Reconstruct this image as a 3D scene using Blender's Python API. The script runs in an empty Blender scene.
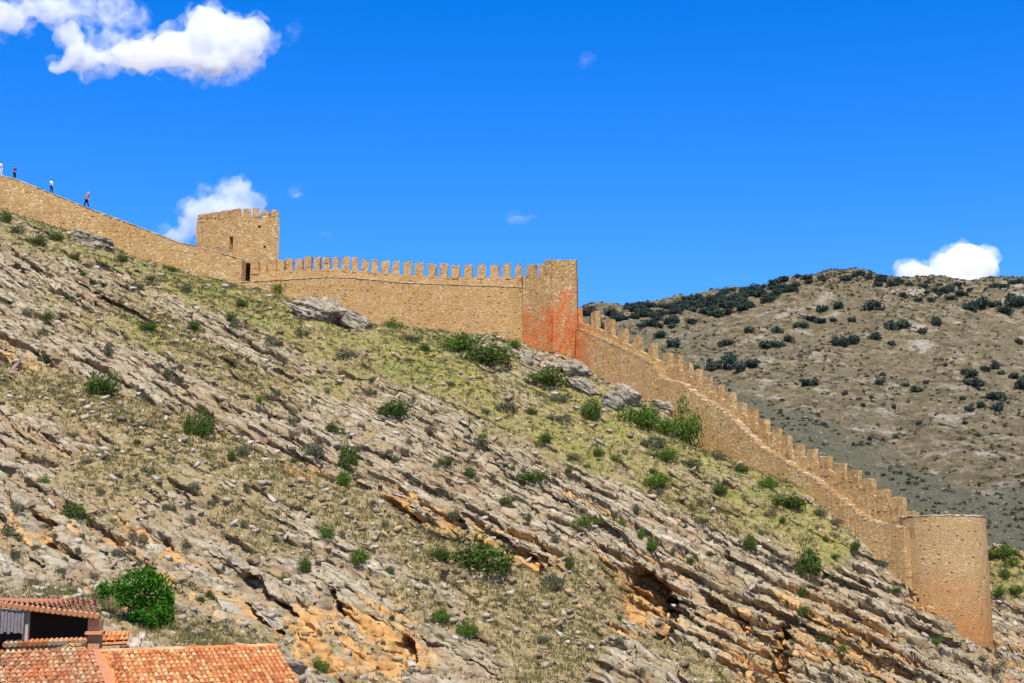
import bpy, bmesh, math, random
import numpy as np
from mathutils import Vector, Matrix
random.seed(7)
RNG = np.random.default_rng(11)
S = bpy.context.scene
COL = S.collection
R = math.radians

# ------------------------------------------------------------------ camera
W, H, F = 1024, 683, 1500.0
HOR = 600.0
PITCH = math.atan((HOR - H/2)/F)
cp, sp = math.cos(PITCH), math.sin(PITCH)
def ray(px, py):
    v = -(np.asarray(py, float) - H/2); u = np.asarray(px, float) - W/2
    return u, F*cp - v*sp, F*sp + v*cp
def at(px, py, Y):
    a, b, c = ray(px, py); k = Y/b
    return Vector((float(a*k), float(Y), float(c*k)))
def project(x, y, z):
    d = y*cp + z*sp; v = -y*sp + z*cp
    return W/2 + F*x/d, H/2 - F*v/d
cam = bpy.data.cameras.new('camera'); cam.sensor_width = 36; cam.lens = 36*F/W
cam.clip_start = 1; cam.clip_end = 60000
camo = bpy.data.objects.new('camera', cam); COL.objects.link(camo)
camo.rotation_euler = (math.pi/2 + PITCH, 0, 0)
S.camera = camo

# ------------------------------------------------------------------ noise
def _h(ix, iy, iz, seed):
    n = (ix.astype(np.int64)*374761393 + iy.astype(np.int64)*668265263 + iz.astype(np.int64)*2147483647 + seed*1274126177) & 0xffffffff
    n = ((n ^ (n >> 13))*1274126177) & 0xffffffff
    n = ((n ^ (n >> 16))*2246822519) & 0xffffffff
    return ((n ^ (n >> 15)) & 0xffffff)/float(0xffffff)
def hash2(a, b, seed=0):
    a = np.asarray(a); b = np.asarray(b)
    return _h(np.floor(a), np.floor(b), np.zeros_like(a), seed)
def vnoise(x, y, seed=0):
    x = np.asarray(x, float); y = np.asarray(y, float)
    ix, iy = np.floor(x), np.floor(y); fx, fy = x-ix, y-iy
    fx = fx*fx*fx*(fx*(fx*6-15)+10); fy = fy*fy*fy*(fy*(fy*6-15)+10)
    z = np.zeros_like(ix)
    a = _h(ix, iy, z, seed); b = _h(ix+1, iy, z, seed); c = _h(ix, iy+1, z, seed); d = _h(ix+1, iy+1, z, seed)
    return (a*(1-fx)+b*fx)*(1-fy) + (c*(1-fx)+d*fx)*fy
def fbm(x, y, o=4, seed=0, g=.5):
    t = 0; a = 1; s = 0
    for i in range(o):
        t = t + a*(vnoise(x, y, seed+i*17)*2-1); s += a; a *= g
        x, y = x*1.93*.8+y*1.93*.6+3.1, y*1.93*.8-x*1.93*.6+7.7
    return t/s
def vnoise3(x, y, z, seed=0):
    ix, iy, iz = np.floor(x), np.floor(y), np.floor(z); fx, fy, fz = x-ix, y-iy, z-iz
    fx = fx*fx*(3-2*fx); fy = fy*fy*(3-2*fy); fz = fz*fz*(3-2*fz)
    def L(k):
        a = _h(ix, iy, iz+k, seed); b = _h(ix+1, iy, iz+k, seed); c = _h(ix, iy+1, iz+k, seed); d = _h(ix+1, iy+1, iz+k, seed)
        return (a*(1-fx)+b*fx)*(1-fy) + (c*(1-fx)+d*fx)*fy
    return L(0)*(1-fz) + L(1)*fz
def fbm3(p, sc, o=4, seed=0):
    t = 0; a = 1; s = 0; q = p*sc
    for i in range(o):
        t = t + a*(vnoise3(q[:, 0], q[:, 1], q[:, 2], seed+i*13)*2-1); s += a; a *= .5; q = q*2.03+5.3
    return t/s
def sstep(a, b, x):
    t = np.clip((x-a)/(b-a), 0, 1); return t*t*(3-2*t)

# ------------------------------------------------------------------ mesh helpers
def mesh_np(name, v, f, smooth=False):
    """v (n,3); f (m,k) one face size"""
    me = bpy.data.meshes.new(name)
    v = np.asarray(v, np.float32); f = np.asarray(f, np.int32)
    m, k = f.shape
    me.vertices.add(len(v)); me.vertices.foreach_set('co', v.ravel())
    me.loops.add(m*k); me.loops.foreach_set('vertex_index', f.ravel())
    me.polygons.add(m); me.polygons.foreach_set('loop_start', np.arange(0, m*k, k, dtype=np.int32))
    me.update(calc_edges=True)
    if smooth: me.polygons.foreach_set('use_smooth', np.ones(m, bool))
    return me
def attr(me, name, vals):
    a = me.attributes.new(name, 'FLOAT', 'POINT'); a.data.foreach_set('value', np.asarray(vals, np.float32))
def link(name, me, mat=None, parent=None, loc=None):
    o = bpy.data.objects.new(name, me); COL.objects.link(o)
    if mat is not None:
        for m in (mat if isinstance(mat, list) else [mat]): me.materials.append(m)
    if loc is not None: o.location = loc
    if parent is not None: o.parent = parent
    return o
def tag(o, label, cat, group=None, kind=None):
    o['label'] = label; o['category'] = cat
    if group: o['group'] = group
    if kind: o['kind'] = kind
    return o
def empty(name, loc, label, cat, group=None):
    o = bpy.data.objects.new(name, None); COL.objects.link(o); o.location = loc; o.empty_display_size = .3
    bpy.context.view_layer.update()
    return tag(o, label, cat, group)
def under(o, root):
    """parent o (built in world coordinates) under an unrotated empty"""
    o.parent = root; o.location = o.location - root.location
    return o
def bm_obj(name, bm, mat, parent=None):
    me = bpy.data.meshes.new(name); bmesh.ops.recalc_face_normals(bm, faces=bm.faces[:]); bm.to_mesh(me); bm.free()
    o = link(name, me, mat)
    if parent: under(o, parent)
    return o
def bm_box(bm, c, ax, ay, hx, hy, z0, z1, jit=0., seg=1):
    """box centred at c(x,y) with horizontal axes ax, ay"""
    vs = []
    for z in (z0, z1):
        for sx, sy in ((-1, -1), (1, -1), (1, 1), (-1, 1)):
            j = lambda: random.uniform(-jit, jit)
            p = Vector((c[0], c[1], 0)) + ax*(sx*hx+j()) + ay*(sy*hy+j())
            vs.append(bm.verts.new((p.x, p.y, z + (j()*1.3 if z == z1 else 0))))
    q = [(0, 3, 2, 1), (4, 5, 6, 7), (0, 1, 5, 4), (1, 2, 6, 5), (2, 3, 7, 6), (3, 0, 4, 7)]
    for f in q: bm.faces.new([vs[i] for i in f])
    return vs
def cut(o, cutters):
    """boolean the cutter boxes out of o, then drop them"""
    tmp = []
    for bm in cutters:
        me = bpy.data.meshes.new('c'); bmesh.ops.recalc_face_normals(bm, faces=bm.faces[:]); bm.to_mesh(me); bm.free()
        c = bpy.data.objects.new('c', me); COL.objects.link(c); tmp.append(c)
        m = o.modifiers.new('b', 'BOOLEAN'); m.object = c; m.operation = 'DIFFERENCE'; m.solver = 'EXACT'
    dg = bpy.context.evaluated_depsgraph_get()
    me = bpy.data.meshes.new_from_object(o.evaluated_get(dg), preserve_all_data_layers=True, depsgraph=dg)
    o.modifiers.clear(); o.data = me
    for c in tmp: bpy.data.objects.remove(c)

# ------------------------------------------------------------------ materials
class NT:
    def __init__(s, name):
        s.m = bpy.data.materials.new(name); s.m.use_nodes = True
        s.t = s.m.node_tree; s.t.nodes.clear()
        s.out = s.n('ShaderNodeOutputMaterial')
    def n(s, t, **k):
        x = s.t.nodes.new(t)
        for a, b in k.items(): setattr(x, a, b)
        return x
    def l(s, a, b): s.t.links.new(a, b)
    def inp(s, sock, v):
        if isinstance(v, bpy.types.NodeSocket): s.l(v, sock)
        elif isinstance(v, (tuple, list)) and len(v) == 3 and sock.type == 'RGBA': sock.default_value = (*v, 1)
        else: sock.default_value = v
    def math(s, op, a, b=0., clamp=False):
        x = s.n('ShaderNodeMath', operation=op, use_clamp=clamp); s.inp(x.inputs[0], a); s.inp(x.inputs[1], b); return x.outputs[0]
    def mix(s, f, a, b, mode='MIX'):
        x = s.n('ShaderNodeMix', data_type='RGBA', blend_type=mode); s.inp(x.inputs[0], f); s.inp(x.inputs[6], a); s.inp(x.inputs[7], b); return x.outputs[2]
    def noise(s, vec, scale, detail=4, rough=.55, dist=0.):
        x = s.n('ShaderNodeTexNoise'); s.inp(x.inputs['Vector'], vec); x.inputs['Scale'].default_value = scale
        x.inputs['Detail'].default_value = detail; x.inputs['Roughness'].default_value = rough; x.inputs['Distortion'].default_value = dist
        return x.outputs['Fac']
    def vor(s, vec, scale, feature='F1', rnd=1.):
        x = s.n('ShaderNodeTexVoronoi', feature=feature); s.inp(x.inputs['Vector'], vec); x.inputs['Scale'].default_value = scale
        x.inputs['Randomness'].default_value = rnd
        return x
    def ramp(s, f, stops):
        x = s.n('ShaderNodeValToRGB'); s.inp(x.inputs[0], f); e = x.color_ramp.elements
        while len(e) < len(stops): e.new(.5)
        for i, (p, c) in enumerate(stops): e[i].position = p; e[i].color = (*c, 1)
        return x.outputs[0]
    def rng(s, f, a, b, c=0., d=1.):
        x = s.n('ShaderNodeMapRange'); s.inp(x.inputs[0], f); x.inputs[1].default_value = a; x.inputs[2].default_value = b
        x.inputs[3].default_value = c; x.inputs[4].default_value = d; return x.outputs[0]
    def scale(s, vec, k):
        x = s.n('ShaderNodeMapping'); s.inp(x.inputs[0], vec); x.inputs['Scale'].default_value = k; return x.outputs[0]
    def pos(s): return s.n('ShaderNodeNewGeometry').outputs['Position']
    def attr(s, name): return s.n('ShaderNodeAttribute', attribute_name=name).outputs['Fac']
    def bump(s, h, strength, dist, prev=None):
        x = s.n('ShaderNodeBump'); s.inp(x.inputs['Height'], h); x.inputs['Strength'].default_value = strength; x.inputs['Distance'].default_value = dist
        if prev is not None: s.l(prev, x.inputs['Normal'])
        return x.outputs[0]
    def done(s, col, rough=.9, normal=None, spec=.2):
        b = s.n('ShaderNodeBsdfPrincipled'); s.inp(b.inputs['Base Color'], col); s.inp(b.inputs['Roughness'], rough)
        b.inputs['Specular IOR Level'].default_value = spec
        if normal is not None: s.l(normal, b.inputs['Normal'])
        s.l(b.outputs[0], s.out.inputs[0]); return s.m

def mat_masonry(name, vs=3.2, mo=.55, dark=(.28, .15, .055), mid=(.58, .35, .125), light=(.80, .60, .31), stain=None, smoothf=0.):
    n = NT(name); p = n.pos()
    q = n.scale(p, (1, 1, 1.75))
    v = n.vor(q, vs); rc = n.n('ShaderNodeSeparateColor'); n.l(v.outputs['Color'], rc.inputs[0])
    e = n.vor(q, vs, 'DISTANCE_TO_EDGE').outputs['Distance']
    nb = n.noise(p, .22, 5, .6); nf = n.noise(p, 5.5, 4, .7)
    v2 = n.vor(n.scale(p, (1, 1, 1.5)), 1.15); rd = n.n('ShaderNodeSeparateColor'); n.l(v2.outputs['Color'], rd.inputs[0])
    t = n.math('ADD', n.math('ADD', n.math('MULTIPLY', rc.outputs[0], .58), n.math('MULTIPLY', rd.outputs[0], .16)), n.math('MULTIPLY', n.rng(nb, .3, .7), .26))
    c = n.ramp(t, [(.0, dark), (.22, tuple(a*.8+b*.2 for a, b in zip(mid, dark))), (.55, mid), (.86, light), (1, tuple(min(.8, a*1.12) for a in light))])
    grey = n.math('GREATER_THAN', rc.outputs[1], .86)
    c = n.mix(n.math('MULTIPLY', grey, .4), c, (.52, .41, .30))
    big = n.noise(n.scale(p, (1, 1, .5)), .5, 3, .5)
    c = n.mix(n.rng(big, .5, .75, 0, .35), c, (.56, .30, .10))
    c = n.mix(n.rng(n.noise(n.scale(p, (1, 1, .22)), .9, 4, .6), .55, .75, 0, .35), c, (.34, .23, .13))
    mort = n.rng(e, .0, .07, 1, 0)
    c = n.mix(n.math('MULTIPLY', mort, mo), c, (.30, .17, .075))
    c = n.mix(n.rng(nf, .3, .7, .30, 0), c, (.30, .17, .07))
    v3 = n.vor(n.scale(p, (1, 1, 1.6)), 1.5); rp = n.n('ShaderNodeSeparateColor'); n.l(v3.outputs['Color'], rp.inputs[0])
    pit = n.math('MULTIPLY', n.math('GREATER_THAN', rp.outputs[2], .55), n.rng(v3.outputs['Distance'], .30, .16))
    c = n.mix(n.math('MULTIPLY', pit, .7), c, (.16, .085, .035))
    if stain: c = stain(n, p, c)
    h = n.math('SUBTRACT', n.math('ADD', n.rng(e, 0, .16), n.math('MULTIPLY', nf, .5)), n.math('MULTIPLY', pit, .8))
    return n.done(c, .92, n.bump(h, .85, .09), .1)

def stain_corner(n, p, c):
    sx = n.n('ShaderNodeSeparateXYZ'); n.l(p, sx.inputs[0])
    a = at(522, 318, 181); b = at(570, 292, 178)
    k = (b.z-a.z)/(b.x-a.x)
    line = n.math('ADD', n.math('MULTIPLY', n.math('SUBTRACT', sx.outputs[0], a.x), k), a.z)
    d = n.math('SUBTRACT', line, sx.outputs[2])
    nz = n.noise(n.scale(p, (1, 1, .55)), .55, 5, .65)
    d = n.math('ADD', d, n.rng(nz, .25, .75, -3.2, 4.2))
    vs_ = n.vor(n.scale(p, (1, 1, 1.7)), 2.6); cs = n.n('ShaderNodeSeparateColor'); n.l(vs_.outputs['Color'], cs.inputs[0])
    d = n.math('ADD', d, n.rng(cs.outputs[0], 0, 1, -1.5, 1.3))
    f = n.rng(d, .2, 1.1); x = n.noise(p, 3.5, 3, .7)
    right = n.rng(sx.outputs[0], at(577, 330, 180).x, at(597, 340, 178).x, 1, 0)
    f = n.math('MULTIPLY', n.math('MULTIPLY', f, n.math('MULTIPLY', n.rng(x, .35, .55, .25, 1), n.rng(n.noise(n.scale(p, (1, 1, .35)), .8, 4, .6), .36, .52, .2, 1))), right)
    return n.mix(n.math('MULTIPLY', f, .92), c, n.ramp(n.noise(p, 1.1, 3), [(.3, (.60, .11, .03)), (.7, (.74, .20, .05))]))
def stain_base(n, p, c):
    sx = n.n('ShaderNodeSeparateXYZ'); n.l(p, sx.inputs[0])
    a = at(945, 560, 137); b = at(975, 640, 137)
    nz = n.noise(p, .5, 4, .6)
    f = n.rng(n.math('ADD', sx.outputs[2], n.rng(nz, .3, .7, -1.5, 1.5)), a.z, b.z, 0, .75)
    return n.mix(f, c, (.52, .20, .055))
M_wall = mat_masonry('golden rubble masonry')
M_step = mat_masonry('golden rubble masonry with red tint', 3.9, .4, stain=stain_corner)
M_curt = mat_masonry('coursed golden masonry', light=(.70, .46, .22))
M_corner = mat_masonry('red stained masonry', stain=stain_corner)
M_round = mat_masonry('round tower masonry', 4.4, .35, dark=(.42, .25, .10), mid=(.60, .39, .16), light=(.74, .54, .28), stain=stain_base)
def mat_cap():
    n = NT('lime mortar coping'); p = n.pos()
    return n.done(n.ramp(n.noise(p, 1.6, 5, .7), [(.35, (.33, .21, .10)), (.5, (.52, .40, .25)), (.65, (.68, .59, .45))]), .9, n.bump(n.noise(p, 5, 4), .7, .08), .1)
M_cap = mat_cap()

def mat_terrain():
    n = NT('limestone hillside'); p = n.pos()
    grass, dry, rust, rise, top = (n.attr(k) for k in ('grass', 'dry', 'rust', 'rise', 'top'))
    cx = n.n('ShaderNodeCombineXYZ'); n.l(n.math('MULTIPLY', n.attr('along'), .27), cx.inputs[0]); n.l(n.math('MULTIPLY', n.attr('across'), .25), cx.inputs[1]); n.l(n.math('MULTIPLY', n.attr('bed'), 2.6), cx.inputs[2])
    st = n.noise(cx.outputs[0], 1.5, 6, .68)
    ck = n.vor(cx.outputs[0], 1.7, 'DISTANCE_TO_EDGE').outputs['Distance']; cel = n.vor(cx.outputs[0], 1.7); ce = n.n('ShaderNodeSeparateColor'); n.l(cel.outputs['Color'], ce.inputs[0])
    crack = n.rng(ck, .015, .11, 1, 0)
    big = n.noise(p, .13, 4, .6); med = n.noise(p, .9, 5, .65); fine = n.noise(p, 4.5, 5, .7)
    rock = n.ramp(st, [(.27, (.12, .09, .048)), (.40, (.28, .225, .13)), (.52, (.43, .36, .225)), (.70, (.63, .55, .385))])
    rock = n.mix(n.rng(big, .42, .62, 0, .6), rock, n.ramp(med, [(.3, (.30, .205, .115)), (.7, (.56, .42, .26))]))
    rock = n.mix(n.rng(ce.outputs[0], .4, 1, 0, .3), rock, (.38, .30, .19))
    rock = n.mix(n.rng(fine, .35, .6, .42, 0), rock, (.15, .11, .075))
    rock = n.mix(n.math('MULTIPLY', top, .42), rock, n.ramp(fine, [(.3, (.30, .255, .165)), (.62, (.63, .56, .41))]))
    rock = n.mix(n.math('MULTIPLY', rise, .6), rock, (.30, .19, .085))  # ochre riser rock; warm brown of ledge shadows is put into the colour
    rock = n.mix(n.math('MULTIPLY', n.math('MULTIPLY', crack, n.rng(med, .35, .6)), .6), rock, (.11, .075, .045))
    v = n.vor(n.scale(p, (1, 1, 1.3)), 1.7); vc = n.n('ShaderNodeSeparateColor'); n.l(v.outputs['Color'], vc.inputs[0])
    soil = n.ramp(fine, [(.28, (.13, .09, .038)), (.5, (.285, .21, .097)), (.72, (.45, .36, .205))])
    soil = n.mix(n.rng(med, .4, .65, 0, .5), soil, (.28, .205, .09))
    stones = n.math('MULTIPLY', n.math('GREATER_THAN', vc.outputs[0], .62), n.rng(v.outputs['Distance'], .34, .22))
    soil = n.mix(n.math('MULTIPLY', stones, .7), soil, (.53, .47, .40))
    g = n.ramp(n.noise(p, 1.9, 5, .75), [(.28, (.07, .07, .02)), (.42, (.17, .15, .04)), (.56, (.31, .26, .07)), (.72, (.42, .34, .13))])
    g = n.mix(n.rng(n.noise(p, .22, 3, .5), .48, .62, 0, .65), g, n.ramp(fine, [(.3, (.06, .09, .015)), (.65, (.22, .25, .05))]))
    orange = n.ramp(med, [(.3, (.34, .15, .045)), (.5, (.57, .30, .092)), (.7, (.63, .42, .195))])
    edge = n.math('ADD', n.math('MULTIPLY', n.math('SUBTRACT', fine, .5), .9), n.math('MULTIPLY', n.math('SUBTRACT', med, .5), .9))
    f_dry = n.rng(n.math('ADD', dry, edge), .38, .62)
    f_gr = n.math('MULTIPLY', n.rng(n.math('ADD', grass, edge), .40, .75), n.rng(n.noise(p, .35, 4, .65), .3, .6, .45, 1))
    f_ru = n.rng(n.math('ADD', rust, edge), .36, .74)
    c = n.mix(f_dry, rock, soil)
    c = n.mix(f_gr, c, g)
    c = n.mix(n.math('MULTIPLY', f_ru, .9), c, orange)
    h = n.math('ADD', n.math('SUBTRACT', n.math('MULTIPLY', st, .7), n.math('MULTIPLY', n.math('MULTIPLY', crack, .4), n.rng(f_dry, 0, 1, 1, .2))), n.math('ADD', n.math('MULTIPLY', fine, .45), n.math('MULTIPLY', stones, .25)))
    return n.done(c, .95, n.bump(h, .9, .28), .05)
M_terrain = mat_terrain()

def mat_rock(name, a, b, c):
    n = NT(name); p = n.pos()
    mp = n.n('ShaderNodeMapping', vector_type='TEXTURE'); n.l(p, mp.inputs[0])
    mp.inputs['Rotation'].default_value = (R(-6), R(33), 0); mp.inputs['Scale'].default_value = (1.6, 1.6, .7)
    st = n.noise(mp.outputs[0], 1.6, 6, .7); f = n.noise(p, 5, 5, .7)
    col = n.mix(n.rng(f, .3, .55, .45, 0), n.ramp(st, [(.3, a), (.5, b), (.7, c)]), tuple(x*.5 for x in a))
    return n.done(col, .93, n.bump(n.math('ADD', st, n.math('MULTIPLY', f, .5)), 1., .3), .1)
M_boulder = mat_rock('grey limestone boulder', (.12, .09, .055), (.37, .305, .21), (.61, .525, .385))
def mat_stones():
    n = NT('loose limestone rubble'); i = n.n('ShaderNodeNewGeometry').outputs['Random Per Island']
    c = n.ramp(i, [(0, (.17, .12, .07)), (.3, (.28, .21, .13)), (.6, (.38, .30, .21)), (.85, (.48, .41, .32)), (1, (.44, .27, .12))])
    return n.done(c, .95, n.bump(n.noise(n.pos(), 6, 4), .6, .1), .05)
M_stones = mat_stones()

def mat_leaf(name, cols, tr=.25):
    n = NT(name); i = n.n('ShaderNodeNewGeometry').outputs['Random Per Island']
    oi = n.n('ShaderNodeObjectInfo').outputs['Random']
    k = len(cols)-1
    c = n.ramp(i, [(j/k, x) for j, x in enumerate(cols)])
    c = n.mix(n.math('MULTIPLY', oi, .4), c, tuple(x*.62 for x in cols[k//2]))
    d = n.n('ShaderNodeBsdfDiffuse'); n.l(c, d.inputs[0]); t = n.n('ShaderNodeBsdfTranslucent'); n.l(c, t.inputs[0])
    m = n.n('ShaderNodeMixShader'); m.inputs[0].default_value = tr; n.l(d.outputs[0], m.inputs[1]); n.l(t.outputs[0], m.inputs[2])
    n.l(m.outputs[0], n.out.inputs[0]); return n.m
M_leaf_bright = mat_leaf('bright green leaves', [(.045, .09, .012), (.08, .16, .018), (.13, .22, .03), (.18, .20, .06)])
M_leaf_tree = mat_leaf('deep green leaves', [(.02, .08, .006), (.045, .17, .010), (.09, .27, .018)])
M_leaf_dark = mat_leaf('dark green leaves', [(.035, .06, .012), (.07, .12, .02), (.11, .17, .032), (.17, .16, .07)])
M_leaf_sage = mat_leaf('sage grey leaves', [(.07, .08, .04), (.13, .14, .075), (.20, .20, .11)])
M_leaf_straw = mat_leaf('straw brown twigs', [(.13, .10, .055), (.22, .17, .09), (.30, .25, .14)])
M_leaf_far = mat_leaf('blue green juniper leaves', [(.034, .05, .042), (.055, .078, .058), (.08, .10, .066)], .1)
M_grass = mat_leaf('dry grass blades', [(.07, .085, .025), (.17, .16, .045), (.29, .25, .075), (.36, .29, .13), (.40, .31, .18)])
def mat_plain(name, c, rough=.8, var=.25, sc=3.):
    n = NT(name); return n.done(n.mix(n.noise(n.pos(), sc, 4, .6), tuple(x*(1-var) for x in c), tuple(min(1, x*(1+var)) for x in c)), rough)
M_bark = mat_plain('brown bark', (.07, .045, .025))

# ------------------------------------------------------------------ wall lines (pixel, depth) and hill base surface
def lerp(pts, x):
    return float(np.interp(x, [p[0] for p in pts], [p[1] for p in pts]))
UP_Y = [(-90, 189), (0, 187), (100, 186), (197, 184.6), (241, 183.4)]
UP_TOP = [(-90, 142), (-40, 160), (0, 175.6), (16, 179.4), (52, 193.7), (86, 207.5), (128, 223), (180, 243), (197, 246.5), (241, 259)]
UP_BASE = [(-90, 180), (0, 211), (50, 226), (107, 247), (150, 263), (200, 281), (241, 287)]
CU_Y = [(241, 183.6), (279, 183.4), (336, 182.0), (420, 182.6), (523, 181.4)]
CU_LEDGE = [(241, 282.4), (279, 280.2), (322, 277.6), (352, 278), (400, 282.6), (420, 283.6), (523, 287.5)]
CU_BASE = [(241, 287), (279, 293), (300, 302), (330, 317), (370, 326), (400, 330), (460, 335), (523, 340)]
A2 = at(577, 330, 180.5); B2 = at(903, 540, 139.5)
MSL = (B2.x-A2.x)/(B2.y-A2.y)
def y_desc(px, py, off=0.):
    """depth where the pixel ray meets the vertical plane of the stepped wall, off metres in front"""
    a, b, _ = ray(px, py); k = float(a/b)
    nrm = Vector((B2.y-A2.y, -(B2.x-A2.x), 0)).normalized()   # faces left / camera
    if nrm.y > 0: nrm = -nrm
    ax, ay = A2.x+nrm.x*off, A2.y+nrm.y*off
    return (ax - MSL*ay)/(k - MSL)
DE_BASE = [(560, 356), (577, 362), (600, 374), (650, 396), (690, 424), (706, 450), (744, 469), (773, 477), (811, 493), (838, 518), (869, 545), (897, 566)]
DE_LEDGE = [(577, 329), (600, 339), (630, 353), (654, 366), (660, 380), (680, 384), (701, 400), (726, 415), (740, 429), (762, 450), (806, 476), (838, 500), (864, 520), (880, 525), (905, 530)]
ctrl = []
def C(px, py, Y, dz=0.):
    p = at(px, py, Y); ctrl.append((p.x, p.y, p.z+dz)); return p
for px, py in UP_BASE: C(px, py, lerp(UP_Y, px)-.2)
for px, py in CU_BASE[1:]: C(px, py, lerp(CU_Y, px)-.2)
C(548, 351, 177)
for px, py in DE_BASE[1:]: C(px, py, y_desc(px, py, 1.2))
for px, py, Y in [(913, 587, 138), (940, 612, 136.2), (966, 631, 136), (988, 645, 137), (1024, 672, 137), (1100, 712, 140)]: C(px, py, Y)
# foot of the slope in the frame
for px, py, Y in [(1024, 700, 129), (900, 690, 123), (800, 690, 119), (700, 690, 114), (600, 690, 109), (500, 690, 103), (400, 690, 97), (320, 690, 90),
                  (260, 652, 85), (150, 634, 83), (60, 606, 86), (0, 598, 87), (-100, 580, 92)]: C(px, py, Y)
# spur beyond the round tower
for px, py, Y in [(990, 543, 163), (1024, 551, 160), (1080, 566, 158), (1000, 590, 148), (1024, 610, 148)]: C(px, py, Y)
# ground behind the walls falls away
for px in (-90, 0, 100, 200):
    p = at(px, lerp(UP_BASE, px), lerp(UP_Y, px)); ctrl.append((p.x-3, p.y+14, p.z-1)); ctrl.append((p.x, p.y+60, p.z-22))
for px in (300, 400, 500):
    p = at(px, lerp(CU_BASE, px), lerp(CU_Y, px)); ctrl.append((p.x, p.y+14, p.z-2)); ctrl.append((p.x+5, p.y+60, p.z-26))
for px in (600, 680, 760, 840):
    p = at(px, lerp(DE_BASE, px), y_desc(px, lerp(DE_BASE, px))); ctrl.append((p.x+10, p.y+10, p.z-5)); ctrl.append((p.x+45, p.y+40, p.z-24))
# below the frame
for x, y, z in [(-60, 62, -5.), (-30, 62, -6.5), (-8, 62, -8.5), (-60, 40, -9.5), (-20, 40, -11), (10, 55, -12), (20, 85, -11), (45, 100, -11.5), (60, 105, -12), (40, 50, -14), (90, 60, -15), (-100, 40, -9),
                (85, 130, -9), (110, 170, -14), (0, 5, -14), (-60, 5, -12), (60, 5, -15)]: ctrl.append((x, y, z))
ctrl = np.array(ctrl)
CQ = 5.
def _phi(d2): return np.sqrt(d2 + CQ*CQ)
N = len(ctrl)
Amat = np.zeros((N+3, N+3))
d2 = ((ctrl[:, None, :2]-ctrl[None, :, :2])**2).sum(-1)
Amat[:N, :N] = _phi(d2); Amat[:N, :N] += -np.eye(N)*.3
Amat[:N, N] = 1; Amat[:N, N+1:N+3] = ctrl[:, :2]; Amat[N, :N] = 1; Amat[N+1:, :N] = ctrl[:, :2].T
sol = np.linalg.solve(Amat, np.concatenate([ctrl[:, 2], [0, 0, 0]]))
def hbase(x, y):
    x = np.asarray(x, float); y = np.asarray(y, float)
    h = sol[N] + sol[N+1]*x + sol[N+2]*y
    for i in range(N): h = h + sol[i]*_phi((x-ctrl[i, 0])**2 + (y-ctrl[i, 1])**2)
    o = np.maximum(np.maximum(-92-x, x-70), np.maximum(y-235, 30-y))
    w = sstep(0, 130, o)
    return h*(1-w) + (-15.)*w

# ------------------------------------------------------------------ hillside
def axis(a, b, d, lo, hi):
    core = list(np.arange(a, b, d)); st = d; x = core[0]
    left = []
    while x > lo: st *= 1.16; x -= st; left.append(x)
    st = d; x = core[-1]; right = []
    while x < hi: st *= 1.16; x += st; right.append(x)
    return np.array(left[::-1]+core+right)
XS = axis(-74, 56, .108, -330, 330); YS = axis(74, 190, .122, 12, 400)
GX, GY = np.meshgrid(XS, YS)
nx, ny = len(XS), len(YS)
X = GX.ravel(); Y = GY.ravel()
h0 = hbase(X, Y)
PX, PY = project(X, Y, h0)
def band(poly, wid, soft=2.0):
    """0..1 closeness to a pixel polyline with half-width wid (list or number)"""
    best = np.zeros_like(PX)
    for i in range(len(poly)-1):
        (x0, y0), (x1, y1) = poly[i], poly[i+1]
        w = wid if not isinstance(wid, list) else .5*(wid[i]+wid[i+1])
        dx, dy = x1-x0, y1-y0; t = np.clip(((PX-x0)*dx+(PY-y0)*dy)/(dx*dx+dy*dy), 0, 1)
        d = np.hypot(PX-x0-t*dx, PY-y0-t*dy)/w
        best = np.maximum(best, 1-sstep(.45, soft, d))
    return best
def spot(cx, cy, rx, ry, rot=0.):
    c, s = math.cos(rot), math.sin(rot); a = (PX-cx)*c+(PY-cy)*s; b = -(PX-cx)*s+(PY-cy)*c
    return 1-sstep(.45, 1.35, np.hypot(a/rx, b/ry))
e1 = fbm(X/9, Y/9, 4, 3); e2 = fbm(X/2.6, Y/2.6, 4, 21); e3 = fbm(X/28, Y/28, 3, 9)
grass = np.zeros_like(X)
grass = np.maximum(grass, band([(175, 272), (262, 308), (350, 345), (425, 356), (490, 385), (570, 420), (640, 440), (700, 470), (770, 500), (835, 540)], [13, 20, 24, 24, 30, 34, 38, 36, 28, 14], 2.3))
grass = np.maximum(grass, .75*band([(-40, 215), (50, 235), (150, 268), (230, 292)], 18, 1.7))
grass = np.maximum(grass, .95*spot(1012, 575, 30, 28))
grass = np.maximum(grass, .6*band([(20, 300), (130, 330), (260, 370), (330, 395)], 20, 1.8))
grass = np.maximum(grass, .55*spot(120, 590, 90, 16)); grass = np.maximum(grass, .5*spot(480, 470, 60, 16, .5))
dry = np.zeros_like(X)
dry = np.maximum(dry, band([(-40, 365), (60, 392), (150, 425), (250, 462), (330, 500), (420, 545), (520, 590), (585, 605)], [20, 22, 20, 19, 20, 22, 24, 20], 1.6))
dry = np.maximum(dry, band([(590, 590), (570, 640), (540, 690)], 34, 1.5)); dry = np.maximum(dry, .9*spot(510, 625, 50, 26, .5))
dry = np.maximum(dry, .9*band([(40, 590), (110, 600), (190, 632), (260, 648)], 11))
dry = np.maximum(dry, .75*spot(120, 470, 60, 30)); dry = np.maximum(dry, .75*spot(250, 520, 60, 28, .5)); dry = np.maximum(dry, .7*spot(420, 600, 40, 16, .5))
dry = np.maximum(dry, .8*spot(690, 500, 70, 16, .45)); dry = np.maximum(dry, .7*spot(200, 350, 120, 22, .5))
dry = np.maximum(dry, .9*spot(690, 655, 60, 14, .55))
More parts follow.
